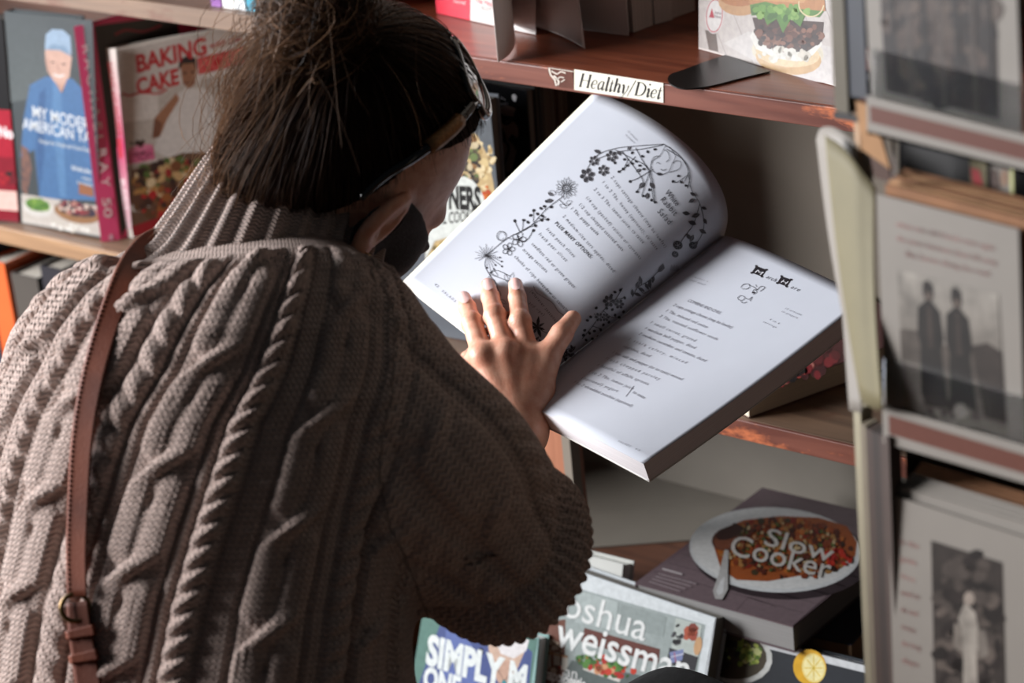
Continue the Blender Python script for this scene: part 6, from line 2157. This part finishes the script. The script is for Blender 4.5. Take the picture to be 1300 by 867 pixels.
for k in range(8):
    y = 690 + 21.5 * k
    P.text(('In the', 'garden', 'where we', 'used to', 'sit and', 'count', 'the long', 'days')[k], (150, 116, 110), (1142 + 0.4 * k, y), (1166 + 0.4 * k - (k % 3) * 3, y + 6.5), (1142 + 0.4 * k, y - 7), 0.008)
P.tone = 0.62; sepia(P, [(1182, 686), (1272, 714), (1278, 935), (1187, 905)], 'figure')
P.build('photo_print', M['art_sepia'], c3_)
for i in range(4):                                       # more of the same cards behind, and kraft envelopes
    dx, dy = 9 + 6.5 * i, -12 - 4.5 * i
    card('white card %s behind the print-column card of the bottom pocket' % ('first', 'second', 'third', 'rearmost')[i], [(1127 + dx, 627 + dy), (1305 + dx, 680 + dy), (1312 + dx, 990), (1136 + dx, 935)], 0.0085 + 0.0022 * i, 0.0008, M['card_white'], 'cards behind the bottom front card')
for i in range(5):
    dx, dy = 4 + 5 * i, -13 - 5 * i
    card('kraft envelope %s in the row behind the silhouetted-figures card' % ('first', 'second', 'third', 'fourth', 'rearmost')[i], [(1120 + dx, 246 + dy), (1318 + dx, 296 + dy), (1320 + dx, 560), (1128 + dx, 515)], 0.009 + 0.006 * i, 0.0016, M['kraft'] if i % 2 == 0 else M['kraft2'], 'kraft envelopes in the middle pocket', 'envelope')
for i in range(3):
    card('kraft envelope %s behind the white cards of the bottom pocket' % ('nearest', 'midmost', 'rearmost')[i], [(1160 + 4 * i, 598 - 5 * i), (1330 + 4 * i, 648 - 5 * i), (1330 + 4 * i, 960), (1166 + 4 * i, 915)], 0.024 + 0.006 * i, 0.0016, M['kraft'], 'kraft envelopes in the bottom pocket', 'envelope')
kb1 = card('kraft envelope corner hanging at the left end of the top pocket', [(1086, 128), (1106, 134), (1130, 215), (1094, 190)], 0.012, 0.0016, M['kraft2'], None, 'envelope')
kb1b = card('dark brown card edge above the booklet at the left end of the rack', [(1094, 150), (1116, 160), (1132, 232), (1110, 225)], 0.020, 0.0016, mat('brown_card', (74, 48, 36), 0.7), None)
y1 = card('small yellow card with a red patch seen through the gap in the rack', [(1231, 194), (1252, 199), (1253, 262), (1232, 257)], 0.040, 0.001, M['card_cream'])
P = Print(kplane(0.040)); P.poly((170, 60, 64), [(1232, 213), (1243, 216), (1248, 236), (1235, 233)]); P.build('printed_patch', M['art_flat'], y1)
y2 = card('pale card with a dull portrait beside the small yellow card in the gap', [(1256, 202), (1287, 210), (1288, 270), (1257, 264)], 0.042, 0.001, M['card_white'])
P = Print(kplane(0.042)); P.poly((96, 80, 74), [(1257, 214), (1266, 216), (1270, 240), (1258, 240)]); P.poly((150, 120, 100), ell(1275, 226, 5, 11)); P.poly((206, 206, 150), [(1282, 208), (1286, 209), (1287, 262), (1283, 262)]); P.build('printed_patch', M['art_flat'], y2)

# the booklet fanned open at the rack's left end


def sheet(name, top, bot, mat_, parent, bow=(0, 0), t=0.0007, n=20, label=None):
    a = np.array([W(*q) for q in top]); b_ = np.array([W(*q) for q in bot])
    ca, cb = bez(a, n), bez(b_, n)
    k = min(len(ca), len(cb)); ca, cb = ca[:k], cb[:k]
    rows = []
    for w_ in np.linspace(0, 1, 14):
        rows.append(ca * (1 - w_) + cb * w_ + (KX * bow[0] + KN * bow[1]) * math.sin(math.pi * w_))
    v_ = np.concatenate(rows); m_ = len(v_)
    nn_ = np.cross(v_[1] - v_[0], v_[k] - v_[0]); nn_ /= np.linalg.norm(nn_)
    V_ = np.concatenate([v_, v_ + nn_ * t])
    g = grid_faces(k, 14)
    F_ = [tuple(q) for q in g] + [tuple(q[::-1] + m_) for q in g]
    for i in range(k - 1):
        F_ += [(i, m_ + i, m_ + i + 1, i + 1), (m_ - k + i, m_ - k + i + 1, 2 * m_ - k + i + 1, 2 * m_ - k + i)]
    for j in range(13):
        F_ += [(j * k, (j + 1) * k, m_ + (j + 1) * k, m_ + j * k), (j * k + k - 1, m_ + j * k + k - 1, m_ + (j + 1) * k + k - 1, (j + 1) * k + k - 1)]
    return obj(name, V_, F_, mat_, parent, smooth=True, label=label)


bt = empty('booklet', W(1095, 520, 1.575), 'cream booklet with curling white leaves at the left end of the rack', 'booklet')
sheet('inner_leaf', [(1036, 176, 1.650), (1042, 163, 1.635), (1058, 162, 1.615), (1082, 178, 1.595), (1108, 205, 1.580)], [(1092, 505, 1.620), (1094, 508, 1.615), (1100, 512, 1.605), (1106, 514, 1.595), (1112, 515, 1.585)], M['card_white'], bt, (-0.004, 0.0))
sheet('cover_leaf', [(1047, 172, 1.605), (1066, 184, 1.590), (1084, 204, 1.575), (1098, 222, 1.568), (1111, 238, 1.562)], [(1092, 508, 1.595), (1098, 513, 1.585), (1106, 517, 1.578), (1114, 520, 1.572), (1120, 518, 1.565)], M['card_cream'], bt, (-0.003, 0.0), label='cream inside of the cover')
sheet('outer_leaf', [(1062, 300, 1.650), (1066, 300, 1.645), (1072, 302, 1.640), (1078, 304, 1.635)], [(1078, 520, 1.645), (1082, 522, 1.640), (1088, 523, 1.635), (1094, 524, 1.630)], M['card_white'], bt)

# cards facing the rack's left side: only their edges are seen
GE = 'cards in the left side of the rack'
edges = [(1083, 1092, 518, 1.575, 1.555, (150, 142, 120), 'cream card edge at the far left of the rack, below the booklet'), (1092, 1099, 538, 1.555, 1.54, (110, 100, 84), 'tan card edge second from the left below the booklet'), (1099, 1107, 544, 1.54, 1.527, (60, 46, 40), 'brown card edge third from the left below the booklet'),
         (1107, 1117, 548, 1.527, 1.512, (44, 34, 30), 'dark brown card edge fourth from the left below the booklet'), (1117, 1128, 552, 1.512, 1.498, (66, 52, 46), 'dull brown card edge right against the bottom pocket')]
for i, (xa, xb, yt, da, db, c_, lab) in enumerate(edges):
    a0, a1 = W(xa, yt, da + 0.08), W(xb, yt + 3, db + 0.08)
    h = 0.24
    e = empty('greeting_card', [*((a0 + a1) / 2)[:2], a0[2] - h], lab, 'card', GE)
    q = [a0, a1, a1 - (0, 0, h), a0 - (0, 0, h)]
    slab('sheet', q, -KN * 0.012, mat('edge_card_%d' % i, c_, 0.7, 0.15, 30), e)
tops = [(1060, 1077, 140, 1.60, 1.575, (72, 64, 48), 'olive card edge at the top left of the rack'), (1077, 1101, 122, 1.575, 1.535, (34, 36, 44), 'blue-black folder edge at the top left of the rack')]
for i, (xa, xb, yb, da, db, c_, lab) in enumerate(tops):
    a0, a1 = W(xa, yb, da), W(xb, yb + 4, db)
    e = empty('greeting_card', [*((a0 + a1) / 2)[:2], a0[2]], lab, 'card', 'cards in the upper left side of the rack')
    q = [a0 + (0, 0, 0.16), a1 + (0, 0, 0.16), a1, a0]
    slab('sheet', q, -KN * 0.012, mat('top_card_%d' % i, c_, 0.6, 0.2, 30), e)
s0, s1 = W(1058, 143, 1.62), W(1096, 149, 1.565)
slab('side_shelf', [s0, s1, s1 - KN * 0.012, s0 - KN * 0.012], (0, 0, -0.004), M['rack_dark'], rack)
slab('side_post', [W(1083, 135, 1.585), W(1090, 137, 1.575), W(1090, 137, 1.575) - KN * 0.01, W(1083, 135, 1.585) - KN * 0.01], (0, 0, -0.14), mat('post', (150, 120, 92), 0.6), rack)

# ---------------------------------------------------------------- black tote bag at the bottom of the frame
tp = W(880, 888, 2.10)
bgc = np.array([tp[0], tp[1], 0.0])
tote = empty('tote_bag', bgc, 'black rounded tote bag cut by the bottom edge of the frame', 'bag')
H = tp[2]


def tote_sdf(p):
    q = p - bgc
    top = H - 1.6 * np.abs(q @ KX) ** 2.6 * 4
    w_ = 0.085 + 0.02 * np.clip(1 - p[:, 2] / H, 0, 1)
    d = ((np.abs(q @ KX) / w_) ** 4 + (np.abs(q @ KN) / 0.055) ** 4 + 1e-9) ** 0.25
    return smax((d - 1) * 0.05, np.abs(p[:, 2] - H * 0.5) - H * 0.5 + 0.0 * top, 0.03)


V_, F_ = surface(tote_sdf, bgc + (-0.14, -0.14, -0.02), bgc + (0.14, 0.14, H + 0.03), 0.012)
obj('sack', V_, F_, M['black_cloth'], tote, smooth=True)
for s_ in (-1, 1):
    hp_ = bez([bgc + KX * -0.05 + KN * 0.057 * s_ + (0, 0, H * 0.80), bgc + KX * -0.048 + KN * 0.063 * s_ + (0, 0, H * 0.55), bgc + KN * 0.066 * s_ + (0, 0, H * 0.45), bgc + KX * 0.048 + KN * 0.063 * s_ + (0, 0, H * 0.55), bgc + KX * 0.05 + KN * 0.057 * s_ + (0, 0, H * 0.80)], 24)
    v_, f_ = tube(hp_, 0.006, 8)
    obj('handle', v_, f_, M['black_cloth'], tote, smooth=True)
